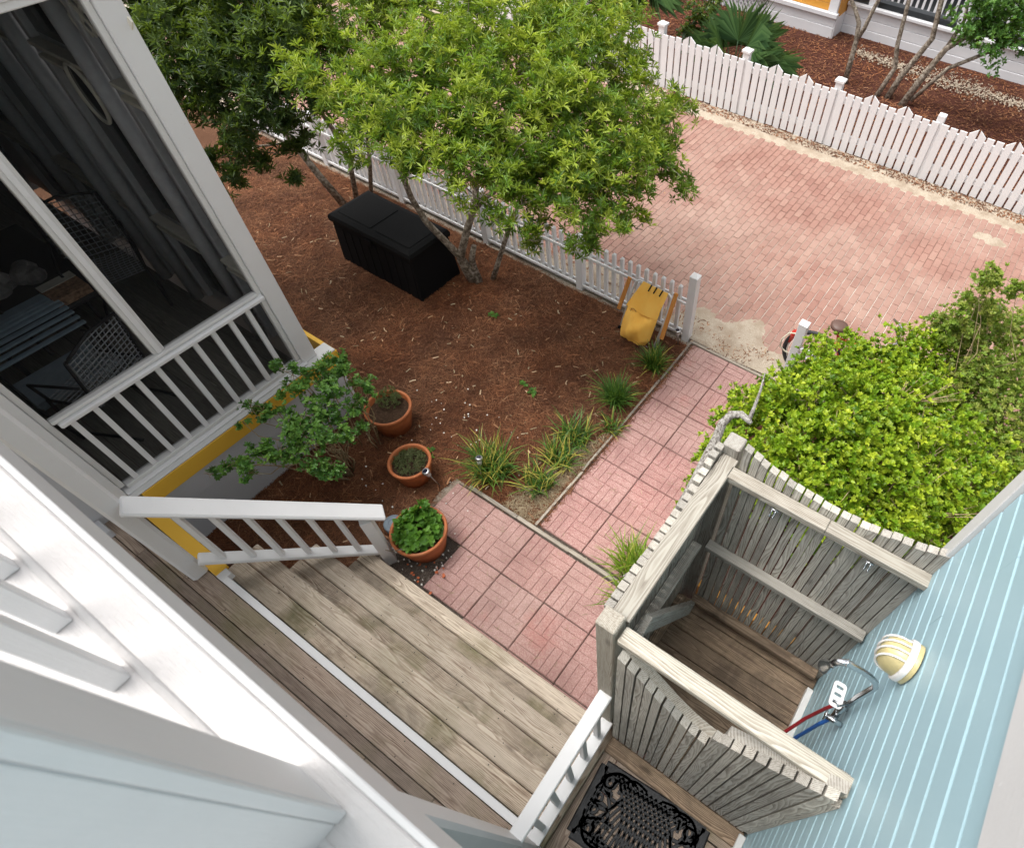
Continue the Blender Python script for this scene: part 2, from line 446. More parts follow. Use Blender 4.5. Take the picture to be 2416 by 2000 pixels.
_boxc = {}
def box_mesh(L, w, t, ch, mat):
    key = (round(L, 4), round(w, 4), round(t, 4), ch, mat.name)
    if key in _boxc: return _boxc[key]
    bm = bmesh.new(); bmesh.ops.create_cube(bm, size=1)
    for v in bm.verts: v.co = Vector((v.co.x * L, v.co.y * w, v.co.z * t))
    if ch: bmesh.ops.bevel(bm, geom=bm.edges[:], offset=min(ch, w * .3, t * .3), segments=1, affect='EDGES')
    me = bpy.data.meshes.new('board'); bm.to_mesh(me); bm.free(); me.materials.append(mat)
    _boxc[key] = me; return me
def board(name, parent, a, b, w, t, mat, up=(0, 0, 1), ch=.003, label=None):
    """timber from a to b (centres of its ends), w across, t thick along up; grain runs along it"""
    a, b = Vector(a), Vector(b); x = (b - a); L = x.length; x.normalize()
    z = Vector(up); z = (z - x * z.dot(x)).normalized(); y = z.cross(x)
    mw = Matrix(((x.x, y.x, z.x, (a.x + b.x) / 2), (x.y, y.y, z.y, (a.y + b.y) / 2), (x.z, y.z, z.z, (a.z + b.z) / 2), (0, 0, 0, 1)))
    return place(name, box_mesh(L, w, t, ch, mat), mw, parent, label)
def bbox(name, parent, lo, hi, mat, ch=.003, label=None):
    """box from lo to hi, with its grain along the longest side"""
    lo, hi = Vector(lo), Vector(hi); d = hi - lo; c = (lo + hi) / 2
    k = max(range(3), key=lambda i: d[i])
    e = [Vector((1, 0, 0)), Vector((0, 1, 0)), Vector((0, 0, 1))]
    up = e[2] if k != 2 else e[1]
    x = e[k]; y = up.cross(x); wy = abs(y.dot(d)); wt = abs(up.dot(d))
    return board(name, parent, c - x * d[k] / 2, c + x * d[k] / 2, wy, wt, mat, up, ch, label)
def structure(o, kind='structure'): o['kind'] = kind; return o

# ---- leaves
def leaves(name, P, A, mat, parent, length=.06, width=.018, per=8, cone=(35, 75), young=None, jitter=.3, lift=.12, kind=None, oval=False):
    """a whorl of folded leaves at every point P[i] round axis A[i]; one mesh"""
    P = np.asarray(P, float); A = np.asarray(A, float); A /= np.linalg.norm(A, axis=1, keepdims=True) + 1e-9
    n = len(P)
    ref = np.where(np.abs(A[:, 2:3]) < .9, np.array([[0, 0, 1.]]), np.array([[1., 0, 0]]))
    U = np.cross(A, ref); U /= np.linalg.norm(U, axis=1, keepdims=True); W = np.cross(A, U)
    P = np.repeat(P, per, 0); A = np.repeat(A, per, 0); U = np.repeat(U, per, 0); W = np.repeat(W, per, 0)
    N = n * per
    phi = np.tile(np.arange(per) * 2 * np.pi / per, n) + np.repeat(RNG.random(n) * 6.28, per) + RNG.normal(0, .25, N)
    th = np.radians(RNG.uniform(cone[0], cone[1], N))
    D = A * np.cos(th)[:, None] + (U * np.cos(phi)[:, None] + W * np.sin(phi)[:, None]) * np.sin(th)[:, None]
    D += RNG.normal(0, .08, (N, 3)); D /= np.linalg.norm(D, axis=1, keepdims=True)
    S = np.cross(D, A + RNG.normal(0, .15, (N, 3))); S /= np.linalg.norm(S, axis=1, keepdims=True) + 1e-9
    Nn = np.cross(S, D)
    L = length * RNG.uniform(1 - jitter, 1 + jitter, N)[:, None]; Wd = width * RNG.uniform(1 - jitter, 1 + jitter, N)[:, None]
    base = P + A * RNG.uniform(-.25, .1, N)[:, None] * length
    mid = base + D * L * .55 + Nn * L * lift * .3
    K = 6 if oval else 4
    V = np.empty((N, K, 3))
    if oval:
        lo_ = base + D * L * .32 + Nn * L * lift * .25; hi_ = base + D * L * .74 - Nn * L * lift * .2
        V[:, 0] = base; V[:, 1] = lo_ + S * Wd * .46 + Nn * Wd * .15; V[:, 2] = hi_ + S * Wd * .44 + Nn * Wd * .12
        V[:, 3] = base + D * L - Nn * L * lift; V[:, 4] = hi_ - S * Wd * .44 + Nn * Wd * .12; V[:, 5] = lo_ - S * Wd * .46 + Nn * Wd * .15
    else:
     V[:, 0] = base; V[:, 1] = mid + S * Wd * .5 + Nn * Wd * .18; V[:, 2] = base + D * L - Nn * L * lift; V[:, 3] = mid - S * Wd * .5 + Nn * Wd * .18
    idx = np.arange(N)[:, None] * K
    T_ = ((0, 1, 2), (0, 2, 3), (0, 3, 4), (0, 4, 5)) if oval else ((0, 1, 2), (0, 2, 3))
    F = np.concatenate([idx + np.array([q]) for q in T_], 0)
    me = bpy.data.meshes.new(name); me.vertices.add(N * K); me.vertices.foreach_set('co', V.ravel())
    nf = len(F); me.loops.add(nf * 3); me.loops.foreach_set('vertex_index', F.ravel().astype(np.int32))
    me.polygons.add(nf); me.polygons.foreach_set('loop_start', np.arange(nf, dtype=np.int32) * 3)
    me.update(calc_edges=True)
    tw = np.repeat(np.clip(RNG.normal(.45, .22, n), 0, 1), per) + RNG.normal(0, .1, N)
    a = me.attributes.new('tint', 'FLOAT', 'POINT'); a.data.foreach_set('value', np.repeat(np.clip(tw, 0, 1), K).astype(np.float32))
    y = np.zeros(n) if young is None else np.asarray(young, float)
    a = me.attributes.new('young', 'FLOAT', 'POINT'); a.data.foreach_set('value', np.repeat(y, per * K).astype(np.float32))
    me.materials.append(mat)
    o = place(name, me, Matrix.Identity(4), parent)
    if kind: o['kind'] = kind
    return o

def blades(name, roots, mat, parent, length=.3, width=.008, spread=1.0, droop=.5, young=.1, up=1.0, kind=None):
    """arching grass blades, 4 segments each"""
    R = np.asarray(roots, float); N = len(R); seg = 4
    ang = RNG.random(N) * 6.283; out = np.stack([np.cos(ang), np.sin(ang), np.zeros(N)], 1)
    lean = RNG.uniform(.15, 1.0, N)[:, None] * spread
    L = length * RNG.uniform(.55, 1.2, N)[:, None]
    side = np.stack([-np.sin(ang), np.cos(ang), np.zeros(N)], 1)
    V = np.empty((N, (seg + 1) * 2, 3))
    for k in range(seg + 1):
        t = k / seg
        p = R + out * L * (lean * t * .8 + droop * lean * t * t * .4) + np.array([[0, 0, 1.]]) * L * (up * t - droop * lean * t * t * .95)
        p[:, 2] = np.maximum(p[:, 2], R[:, 2] + .004)
        w = width * (1 - t) ** .6 * .5 + .0006
        V[:, 2 * k] = p + side * w; V[:, 2 * k + 1] = p - side * w
    me = bpy.data.meshes.new(name); nv = (seg + 1) * 2
    me.vertices.add(N * nv); me.vertices.foreach_set('co', V.ravel())
    q = np.concatenate([np.array([[2 * k, 2 * k + 1, 2 * k + 3, 2 * k + 2]]) for k in range(seg)], 0)
    F = (np.arange(N)[:, None, None] * nv + q[None]).reshape(-1, 4)
    me.loops.add(F.size); me.loops.foreach_set('vertex_index', F.ravel().astype(np.int32))
    me.polygons.add(len(F)); me.polygons.foreach_set('loop_start', np.arange(len(F), dtype=np.int32) * 4)
    me.update(calc_edges=True)
    a = me.attributes.new('tint', 'FLOAT', 'POINT'); a.data.foreach_set('value', np.repeat(RNG.random(N), nv).astype(np.float32))
    a = me.attributes.new('young', 'FLOAT', 'POINT'); a.data.foreach_set('value', np.repeat((RNG.random(N) < young) * RNG.uniform(.5, 1, N), nv).astype(np.float32))
    me.materials.append(mat)
    o = place(name, me, Matrix.Identity(4), parent)
    if kind: o['kind'] = kind
    return o

def sheet(name, poly, z, mat, sub=0):
    me = bpy.data.meshes.new(name)
    me.from_pydata([(x, y, z) for x, y in poly], [], [tuple(range(len(poly)))])
    me.materials.append(mat); me.update()
    return structure(place(name, me, Matrix.Identity(4)))

def inpoly(x, y, poly):
    x = np.asarray(x); y = np.asarray(y); c = np.zeros(x.shape, bool); j = len(poly) - 1
    for i in range(len(poly)):
        xi, yi = poly[i]; xj, yj = poly[j]
        c ^= ((yi > y) != (yj > y)) & (x < (xj - xi) * (y - yi) / (yj - yi + 1e-12) + xi); j = i
    return c
# ------------------------------------------------------------------ ground, beds, road, path
H = 4.95
sheet('ground', [(-150, -120), (150, -120), (150, 200), (-150, 200)], 0, M['sandy'])
def wavy(x0, y0, x1, y1, n, amp):
    out = []
    for i in range(n):
        t = i / n; out.append((x0 + (x1 - x0) * t + random.uniform(-amp, amp), y0 + (y1 - y0) * t + random.uniform(-amp, amp)))
    return out
BED = wavy(-1.96, 4.50, -16, 4.50, 40, .02) + [(-16, 4.5), (-16, -3), (-3.0, -3), (-3.0, .3)] + [(-2.95, .75)] + wavy(-2.9, 1.0, -2.9, 1.66, 5, .03) + wavy(-2.9, 1.72, -1.96, 1.72, 8, .004) + [(-1.96, 1.72)]
sheet('mulch_bed', BED, .004, M['mulch'])
sheet('shrub_bed', [(-1.0, 1.6), (4.5, 1.6), (4.5, 4.5), (-1.0, 4.4)], .004, M['mulch_dark'])
FARBED = wavy(9, 9.42, -18, 9.42, 60, .05) + [(-18, 20), (9, 20)]
sheet('far_mulch_bed', FARBED, .004, M['mulch_dark'])

def mound(name, x0, x1, y0, y1, hfun, mat, step=.05, kind='structure'):
    xs = np.arange(x0, x1 + step, step); ys = np.arange(y0, y1 + step, step)
    X, Y = np.meshgrid(xs, ys); Z = hfun(X, Y) + RNG.normal(0, .0012, X.shape)
    n, m = X.shape
    me = bpy.data.meshes.new(name)
    V = np.stack([X, Y, Z], -1).reshape(-1, 3)
    I = np.arange(n * m).reshape(n, m)
    F = np.stack([I[:-1, :-1], I[:-1, 1:], I[1:, 1:], I[1:, :-1]], -1).reshape(-1, 4)
    me.from_pydata(V.tolist(), [], F.tolist()); me.materials.append(mat)
    me.polygons.foreach_set('use_smooth', [True] * len(me.polygons)); me.update()
    return structure(place(name, me, Matrix.Identity(4)), kind)
def lump(X, Y, s, seed):
    r = np.random.default_rng(seed); o = np.zeros_like(X)
    for k in range(7):
        a = r.random(2) * 6.28; f = r.uniform(.5, 2.2) * s; d = r.random() * 6.28
        o += np.sin((X * np.cos(d) + Y * np.sin(d)) * f + a[0]) * np.cos((Y * np.cos(d) - X * np.sin(d)) * f * .8 + a[1]) / 3
    return o

# road of clay bricks, long side across the lane
def mat_joint():
    t = NT('joint_sand'); w = t.coords(kind='World')
    c = t.mix(t.ramp(t.noise(w, .55, 4, .6), [(.42, 0.), (.52, 1.)]), (.20, .13, .10), (.50, .45, .38))
    vm = t.add('ShaderNodeVectorMath', operation='DISTANCE'); t.ln(w, vm.inputs[0]); vm.inputs[1].default_value = (-1.1, 5.7, 0)
    near = t.ramp(t.math('ADD', t.math('MULTIPLY', vm.outputs['Value'], .4), t.math('MULTIPLY', t.noise(w, 1.6, 4, .6), .8)), [(.75, 1.), (1.1, 0.)])
    c = t.mix(near, c, (.56, .52, .46))
    return t.fin(c, .95, 0, .1)
sheet('road_base', [(-40, 4.86), (40, 4.86), (40, 9.16), (-40, 9.16)], .014, mat_joint())
road = thing('road', 'salmon pink brick lane between the two white fences', 'road', (0, 4.9, 0)); road['kind'] = 'structure'
BW, BL, BP, BQ = .0862, .1975, .0918, .2035
bm_ = bmesh.new(); bmesh.ops.create_cube(bm_, size=1)
for v in bm_.verts: v.co = Vector((v.co.x * BW, v.co.y * BL, v.co.z * .02))
top = [e for e in bm_.edges if all(v.co.z > 0 for v in e.verts)]
bmesh.ops.bevel(bm_, geom=top, offset=.004, segments=1, affect='EDGES')
bmesh.ops.delete(bm_, geom=[f for f in bm_.faces if f.normal.z < -.9], context='FACES')
brick_me = bpy.data.meshes.new('brick'); bm_.to_mesh(brick_me); bm_.free(); brick_me.materials.append(M['brick'])
bv = np.array([v.co[:] for v in brick_me.vertices]); bf = [tuple(p.vertices) for p in brick_me.polygons]
cand = []
for i in range(int(22 / BP)):
    x = -14.5 + i * BP
    y = 4.93 + (BQ / 2 if i % 2 else 0) + random.uniform(-.004, .004)
    while y < 9.06:
        cand.append((x, y)); y += BQ
cand.sort(key=lambda c: (c[0] + .9) ** 2 * .55 + (c[1] - 5.2) ** 2 if c[0] > -2.2 or c[1] > 5.6 else 99)
for x, y in cand[:300]:
    o = place('brick', brick_me, Matrix.Translation((x + random.uniform(-.0015, .0015), y, .012 + random.uniform(-.0015, .0015))) @ Matrix.Rotation(random.uniform(-.012, .012), 4, 'Z'), road)
mb = MB()
for x, y in cand[300:]:
    r = random.uniform(-.012, .012); c_, s_ = math.cos(r), math.sin(r)
    v = bv.copy(); vx = v[:, 0] * c_ - v[:, 1] * s_; vy = v[:, 0] * s_ + v[:, 1] * c_
    v[:, 0] = vx + x; v[:, 1] = vy + y; v[:, 2] += .012 + random.uniform(-.0015, .0015)
    mb.add(v, bf, random.random())
o = mb.obj('brick', M['brick'], road); o['kind'] = 'stuff'

# sand washed over both road edges
def near_sand(X, Y):
    edge = 4.86 + .05 * lump(X, Y, 1.6, 3) + .30 * np.exp(-((X + 1.45) / .50) ** 2) + .1 * np.exp(-((X + .3) / .8) ** 2)
    return .026 + .012 * lump(X, Y, 4, 4) - .07 * np.clip(Y - edge, -.3, 2)
mound('sand_verge', -16, 8, 4.56, 5.6, near_sand, M['sand'])
def far_sand(X, Y):
    edge = 9.04 + .012 * lump(X, Y, 2.2, 5)
    return np.minimum(.036, .022 + .20 * (Y - edge)) + .0015 * np.clip(lump(X, Y, 6, 6), -1, 1)
mound('far_sand_verge', -16, 9, 8.8, 9.44, far_sand, M['sand'])
sp = MB(); 
for k in range(26):
    a = random.random() * 6.28; r = random.random() ** .7 * .2
    sp.lathe([(0.001, .012), (.05, .008), (.10, -.004)], 10, (.33 + math.cos(a) * r, 8.61 + math.sin(a) * r * .35, .016))
tag(sp.obj('sand_patch', M['sand']), kind='stuff')

mound('dirt_patch', -2.95, -2.15, .55, 1.35, lambda X, Y: .052 * np.exp(-((X + 2.60) / .24) ** 2 - ((Y - .93) / .25) ** 2) + .005 * lump(X, Y, 9, 11) + .002 * lump(X, Y, 30, 12), M['grit'], .02)
# path of moulded patio tiles (basket weave of raised strips)
TP = .4594
def tile_mesh(flip, mat=None):
    b = MB(); s = TP - .008; h = s / 2
    b.box((-s / 2, -s / 2, 0), (s / 2, s / 2, .026))
    for qx in (0, 1):
        for qy in (0, 1):
            horiz = ((qx + qy) % 2 == 0) ^ flip
            x0, y0 = -s / 2 + qx * h, -s / 2 + qy * h
            for k in range(3):
                g = .0022; w = h / 3
                if horiz: lo = (x0 + g, y0 + k * w + g); hi = (x0 + h - g, y0 + (k + 1) * w - g)
                else: lo = (x0 + k * w + g, y0 + g); hi = (x0 + (k + 1) * w - g, y0 + h - g)
                c = .003; zt = .033
                V = [(lo[0], lo[1], .024), (hi[0], lo[1], .024), (hi[0], hi[1], .024), (lo[0], hi[1], .024),
                     (lo[0] + c, lo[1] + c, zt), (hi[0] - c, lo[1] + c, zt), (hi[0] - c, hi[1] - c, zt), (lo[0] + c, hi[1] - c, zt)]
                b.add(V, [(4, 5, 6, 7), (0, 1, 5, 4), (1, 2, 6, 5), (2, 3, 7, 6), (3, 0, 4, 7)])
    return b.mesh('tile', M['paver'])
tiles = [tile_mesh(False), tile_mesh(True)]
path = thing('path', 'pink basket weave tile path from the steps to the gate', 'path', (-1.5, 2.5, 0)); path['kind'] = 'structure'
def put_tile(cx, cy, flip, rot=0):
    place('tile', tiles[flip], Matrix.Translation((cx, cy, random.uniform(-.002, .001))) @ Matrix.Rotation(rot + random.uniform(-.007, .007), 4, 'Z'), path)
XJ, YJ = -1.926, 1.228     # a joint crossing
for i in range(-2, 4):
    for j in range(-1, 1):
        cx, cy = XJ + (i + .5) * TP, YJ + (j + .5) * TP
        if i == -2 and j < 0: continue
        put_tile(cx, cy, (i + j) % 2)
for i in range(0, 4):
    put_tile(XJ + (i + .5) * TP, YJ - 1.5 * TP, i % 2)
for j in range(6):
    for i in range(2):
        put_tile(-1.938 + TP * (i + .5), 1.765 + TP * (j + .5), (i + j + 1) % 2)
def edging(a, b, n, w=.035):
    a, b = Vector(a), Vector(b)
    for k in range(n):
        p, q = a.lerp(b, k / n), a.lerp(b, (k + .985) / n); d = Vector((random.uniform(-.006, .006), random.uniform(-.004, .004), 0))
        board('edging_board', path, p + d, q - d, .045, w, M['wood_edge'], up=(0, 1, 0) if abs((b - a).x) > abs((b - a).y) else (1, 0, 0))
edging((-2.72, 1.714, .022), (-1.0, 1.722, .022), 3)
edging((-1.965, 1.75, .02), (-1.972, 4.56, .02), 4, .025)
edging((-2.3, 4.575, .022) if 0 else (-1.99, 4.545, .022), (-.98, 4.535, .022), 1)
sheet('path_bed', wavy(-2.86, .3, -2.86, 1.66, 14, .035)[::-1] and ([(-.1, .3), (-.1, 1.72), (-1.0, 1.74), (-1.0, 4.52), (-1.95, 4.52), (-1.95, 1.70), (-2.84, 1.70)] + wavy(-2.83, 1.6, -2.93, .3, 14, .03)), .008, M['grit'])

# pine straw over the near bed: loose needles, bark chips, pale flakes
def scatter_bed(name, poly, n, zlo, zhi, lo, hi, mat, box, kind='stuff', wid=.003, lim=None, pale=0.0):
    k = 0; x = RNG.uniform(box[0], box[1], n); y = RNG.uniform(box[2], box[3], n)
    keep = inpoly(x, y, poly)
    if lim is not None: keep &= lim(x, y)
    x, y = x[keep], y[keep]; n = len(x)
    a = RNG.random(n) * 6.283; L = RNG.uniform(lo, hi, n) * .5
    z = RNG.uniform(zlo, zhi, n); dz = RNG.normal(0, .006, n); w = wid * RNG.uniform(.6, 1.3, n)
    c, s = np.cos(a), np.sin(a); bend = RNG.normal(0, .12, n) * L
    V = np.empty((n, 6, 3))
    for i, (t, bd) in enumerate(((-1, 0), (0, 1), (1, 0))):
        px = x + c * L * t - s * bend * bd; py = y + s * L * t + c * bend * bd; pz = z + dz * t
        V[:, 2 * i, 0] = px - s * w; V[:, 2 * i, 1] = py + c * w; V[:, 2 * i, 2] = pz + .001
        V[:, 2 * i + 1, 0] = px + s * w; V[:, 2 * i + 1, 1] = py - c * w; V[:, 2 * i + 1, 2] = pz
    q = np.array([[0, 1, 3, 2], [2, 3, 5, 4]])
    F = (np.arange(n)[:, None, None] * 6 + q[None]).reshape(-1, 4)
    me = bpy.data.meshes.new(name); me.vertices.add(n * 6); me.vertices.foreach_set('co', V.ravel())
    me.loops.add(F.size); me.loops.foreach_set('vertex_index', F.ravel().astype(np.int32))
    me.polygons.add(len(F)); me.polygons.foreach_set('loop_start', np.arange(len(F), dtype=np.int32) * 4)
    me.update(calc_edges=True)
    t = np.clip(RNG.beta(2, 3, n) + pale * RNG.random(n), 0, 1)
    at = me.attributes.new('tint', 'FLOAT', 'POINT'); at.data.foreach_set('value', np.repeat(t, 6).astype(np.float32))
    me.materials.append(mat)
    return tag(place(name, me, Matrix.Identity(4)), kind=kind)
scatter_bed('pine_straw', BED, 150000, .006, .026, .05, .16, M['needles'], (-9.5, -1.95, 0, 4.5), wid=.0016)
scatter_bed('bark_chips', BED, 6000, .010, .03, .02, .06, M['needles'], (-9.5, -1.95, 0, 4.5), wid=.006, lim=lambda x, y: (y > 2.6 + .3 * np.sin(x * 3)))
scatter_bed('fallen_leaves', BED, 170, .026, .036, .015, .07, M['straw'], (-7.5, -1.95, .5, 4.4), wid=.0055)
scatter_bed('fallen_leaves', BED, 900, .022, .034, .02, .08, M['needles'], (-7.5, -1.95, .5, 4.4), wid=.006, pale=.45)
scatter_bed('far_bark_chips', FARBED, 26000, .006, .03, .03, .10, M['needles'], (-9.5, 4, 9.5, 13.7), wid=.006)
scatter_bed('verge_litter', [(-9, 4.56), (-1.0, 4.56), (-1.2, 4.95), (-9, 4.85)], 1300, .03, .045, .02, .05, M['needles'], (-9, -1, 4.56, 4.95), wid=.005, pale=.3)
scatter_bed('far_verge_litter', [(-9, 9.2), (4, 9.2), (4, 9.45), (-9, 9.45)], 5000, .028, .05, .02, .06, M['needles'], (-9, 4, 9.2, 9.45), wid=.006)
scatter_bed('road_litter', [(-7, 5), (4, 5), (4, 9), (-7, 9)], 90, .023, .028, .015, .035, M['needles'], (-7, 4, 5, 9), wid=.006, pale=.5)
scatter_bed('gate_litter', [(-2.1, 4.55), (-.95, 4.55), (-1.1, 4.85), (-2.1, 4.8)], 650, .036, .048, .012, .05, M['needles'], (-2.1, -.95, 4.55, 4.85), wid=.004, pale=.35)
scatter_bed('path_litter', [(-2.8, .75), (-1.0, .75), (-1.0, 4.5), (-1.95, 4.5), (-1.95, 1.75), (-2.8, 1.68)], 420, .036, .040, .01, .05, M['straw'], (-2.8, -1.0, .75, 4.5), wid=.0016)
scatter_bed('bed_fringe', [(-2.0, 1.75), (-1.90, 1.75), (-1.90, 4.5), (-2.0, 4.5)], 900, .034, .042, .03, .09, M['needles'], (-2.0, -1.90, 1.75, 4.5), wid=.0016)
FR = [(-2.9, 1.0), (-2.35, .78), (-2.35, 1.2), (-2.85, 1.3)]
scatter_bed('dry_grass_litter', [(-2.35, 1.74), (-1.98, 1.74), (-1.98, 3.0), (-2.2, 2.6)], 2200, .02, .035, .05, .15, M['straw'], (-2.4, -1.98, 1.74, 3.0), wid=.0013)
# terracotta shards, shells and pale flakes round the nearest pot
mb = MB()
for k in range(16):
    x, y = random.uniform(-2.62, -2.25), random.uniform(.72, 1.0); s_ = random.uniform(.008, .018); a = random.random() * 6
    mb.add([(x + s_ * math.cos(a + q) * random.uniform(.6, 1.2), y + s_ * math.sin(a + q), .046 + random.uniform(0, .012)) for q in (0, 1.5, 3, 4.6)] + [(x, y, .03)], [(0, 1, 2, 3), (0, 4, 1), (1, 4, 2), (2, 4, 3), (3, 4, 0)])
tag(mb.obj('terracotta_shards', M['shard']), kind='stuff')
mb = MB()
for k in range(150):
    if random.random() < .6: x, y = random.uniform(-2.9, -2.2), random.uniform(.75, 1.15)
    else: x, y = random.uniform(-4, -1.98), random.uniform(1.0, 2.6)
    if not (inpoly(np.array([x]), np.array([y]), BED)[0] or x < -2.35): continue
    s_ = random.uniform(.004, .011); a = random.random() * 6
    mb.add([(x + s_ * math.cos(a + q) * random.uniform(.5, 1.3), y + s_ * math.sin(a + q), (.050 if x < -2.2 and y < 1.2 else .033) + random.uniform(0, .006)) for q in (0, 1.5, 3, 4.6)] + [(x, y, .02)], [(0, 1, 2, 3), (0, 4, 1), (1, 4, 2), (2, 4, 3), (3, 4, 0)])
tag(mb.obj('shell_fragments', M['shell']), kind='stuff')
mb = MB()
for k in range(1500):
    t_ = random.random(); x = -3.3 + t_ * 3.2; y = 13.0 - .14 * t_ + random.gauss(0, .13) * (1.4 if .3 < t_ < .8 else .8)
    s_ = random.uniform(.008, .022); a = random.random() * 6
    mb.add([(x + s_ * math.cos(a + q) * random.uniform(.6, 1.3), y + s_ * math.sin(a + q), .03 + random.uniform(0, .012)) for q in (0, 1.5, 3, 4.6)] + [(x, y, .015)], [(0, 1, 2, 3), (0, 4, 1), (1, 4, 2), (2, 4, 3), (3, 4, 0)])
tag(mb.obj('shell_gravel', M['sand']), kind='stuff')

# ------------------------------------------------------------------ fences
ff = thing('picket_fence', 'tall white picket fence with paired pointed pickets on the far side of the lane', 'fence', (-2.5, 9.45, 0))
sec = 1.515; x_post = [-2.49 + sec * k for k in range(-6, 5)]
def picket_mesh(w, h, t, kind):
    b = MB()
    if kind == 0: prof = [(-w / 2, 0), (w / 2, 0), (w / 2, h), (-w / 2, h)]
    elif kind == 1: prof = [(-w / 2, 0), (w / 2, 0), (w / 2, h + .072), (-w / 2, h + .0)]
    else: prof = [(-w / 2, 0), (w / 2, 0), (w / 2, h + .0), (-w / 2, h + .072)]
    n = len(prof); V = [(x, -t / 2, z) for x, z in prof] + [(x, t / 2, z) for x, z in prof]
    b.add(V, [tuple(range(n))[::1], tuple(range(n, 2 * n))[::-1]] + [((i + 1) % n, i, i + n, (i + 1) % n + n) for i in range(n)])
    return b.mesh('picket', M['white_old'] if 0 else M['white'])
PK = [picket_mesh(.098, .80, .02, k) for k in range(3)]
for xp in x_post:
    bbox('post', ff, (xp - .052, 9.46, 0), (xp + .052, 9.565, .93), M['white'], .006)
    cp = MB(); cp.box((xp - .07, 9.442, .935), (xp + .07, 9.583, .965)); cp.add([(xp - .062, 9.45, .965), (xp + .062, 9.45, .965), (xp + .062, 9.575, .965), (xp - .062, 9.575, .965), (xp, 9.5125, 1.0)], [(0, 1, 4), (1, 2, 4), (2, 3, 4), (3, 0, 4)])
    if abs(xp - (-.975)) > .3: cp.obj('post_cap', M['white'], ff)
    # pickets of the section to the right of this post
    n = 12; pit = (sec - .02) / n
    for k in range(n):
        kind = {3: 1, 4: 2, 7: 1, 8: 2}.get(k, 0)
        xx = xp + .055 + pit * (k + .35)
        h = 0.0 if kind else -.0
        place('picket', PK[kind], Matrix.Translation((xx, 9.445 + random.uniform(-.002, .002), .045 + random.uniform(-.012, .012))) @ Matrix.Rotation(random.uniform(-.006, .006), 4, 'Y'), ff)
    for z in (.19, .68):
        bbox('rail', ff, (xp + .053, 9.458, z), (xp + sec - .053, 9.50, z + .088), M['white'])

nf = thing('picket_fence', 'low white fence of slim square pickets along the mulch bed', 'fence', (-3.54, 4.56, 0))
NY = 4.575
pk = MB(); s_ = .019; pk.add([(-s_, -s_, 0), (s_, -s_, 0), (s_, s_, 0), (-s_, s_, 0), (-s_, -s_, .66), (s_, -s_, .66), (s_, s_, .66), (-s_, s_, .66), (0, 0, .685)],
      [(0, 1, 5, 4), (1, 2, 6, 5), (2, 3, 7, 6), (3, 0, 4, 7), (4, 5, 8), (5, 6, 8), (6, 7, 8), (7, 4, 8)])
pk = pk.mesh('picket', M['white'])
posts_n = [(-2.065, .90)] + [(-3.54 - 1.475 * k, .74) for k in range(0, 5)]
for i, (xp, hp) in enumerate(posts_n):
    bbox('post', nf, (xp - .045, NY - .045, 0), (xp + .045, NY + .045, hp), M['white'], .004)
    MB().add([(xp - .047, NY - .047, hp), (xp + .047, NY - .047, hp), (xp + .047, NY + .047, hp), (xp - .047, NY + .047, hp), (xp, NY, hp + .035)], [(0, 1, 4), (1, 2, 4), (2, 3, 4), (3, 0, 4)]).obj('post_cap', M['white'], nf)
    if i + 1 < len(posts_n):
        x1 = posts_n[i + 1][0] + .045; x0 = xp - .045
        n = 12; pit = (x0 - x1) / (n + 1)
        for k in range(n):
            place('picket', pk, Matrix.Translation((x0 - pit * (k + 1), NY, .04 + random.uniform(-.006, .006))), nf)
        for z in (.06, .50):
            for yy in (NY - .039, NY + .021):
                bbox('rail', nf, (x1, yy, z), (x0, yy + .018, z + .035), M['white'], .002)

gp = thing('gate_post', 'lone white square post rising out of the lime green hedge', 'post', (-.86, 4.60, 0))
bbox('shaft', gp, (-.905, 4.555, 0), (-.815, 4.645, .9), M['white'], .004)
MB().add([(-.907, 4.553, .9), (-.813, 4.553, .9), (-.813, 4.647, .9), (-.907, 4.647, .9), (-.86, 4.6, .93)], [(0, 1, 4), (1, 2, 4), (2, 3, 4), (3, 0, 4)]).obj('cap', M['white'], gp)
for z in (.5, .58):
    bbox('rail', gp, (-.812, 4.56, z), (-.1, 4.60, z + .035), M['white'])
rp = MB(); rp.tube([(-.905, 4.60, .74), (-.97, 4.59, .72), (-1.02, 4.57, .62), (-1.01, 4.57, .52), (-.96, 4.59, .47), (-.905, 4.6, .46)], .008, 6)
tag(rp.obj('rope_loop', M['rope'], None, True), 'cream rope loop hanging off the post in the hedge', 'rope')
# ------------------------------------------------------------------ deck and steps
DZ = .72
deck = thing('wooden_deck', 'weathered plank deck at the top of the steps, running under the balcony', 'deck', (-2, -1, 0))
def plank_row(y0, y1, x0, x1, cuts, z=DZ, mat=None, name='plank', par=None, t=.03):
    xs = [x0] + [c for c in cuts if x0 < c < x1] + [x1]
    for a, b in zip(xs[:-1], xs[1:]):
        bbox(name, par or deck, (a + .0015, y0 + .003, z - t + random.uniform(-.001, .001)), (b - .0015, y1 - .003, z + random.uniform(-.0015, .0015)), mat or M['wood_deck'], .003)
ys = [-.102, -.245, -.317, -.457, -.60, -.74, -.88, -1.02, -1.16, -1.30, -1.44, -1.58, -1.72, -1.86, -2.0, -2.14]
cutl = [[], [-1.05], [-1.55], [-2.9], [-2.0], [-.8], [-3.0], [-1.5], [-2.2], [], [-1.9], [-3], [], [-2], []]
for i in range(len(ys) - 1):
    x0 = -4.34
    plank_row(ys[i + 1], ys[i], x0, -.36, [-3.48 if i == 0 else -3.9] + cutl[i], mat=M['wood_deck'])
    plank_row(ys[i + 1], ys[i], -.26, .585, [], mat=M['wood_deck'])
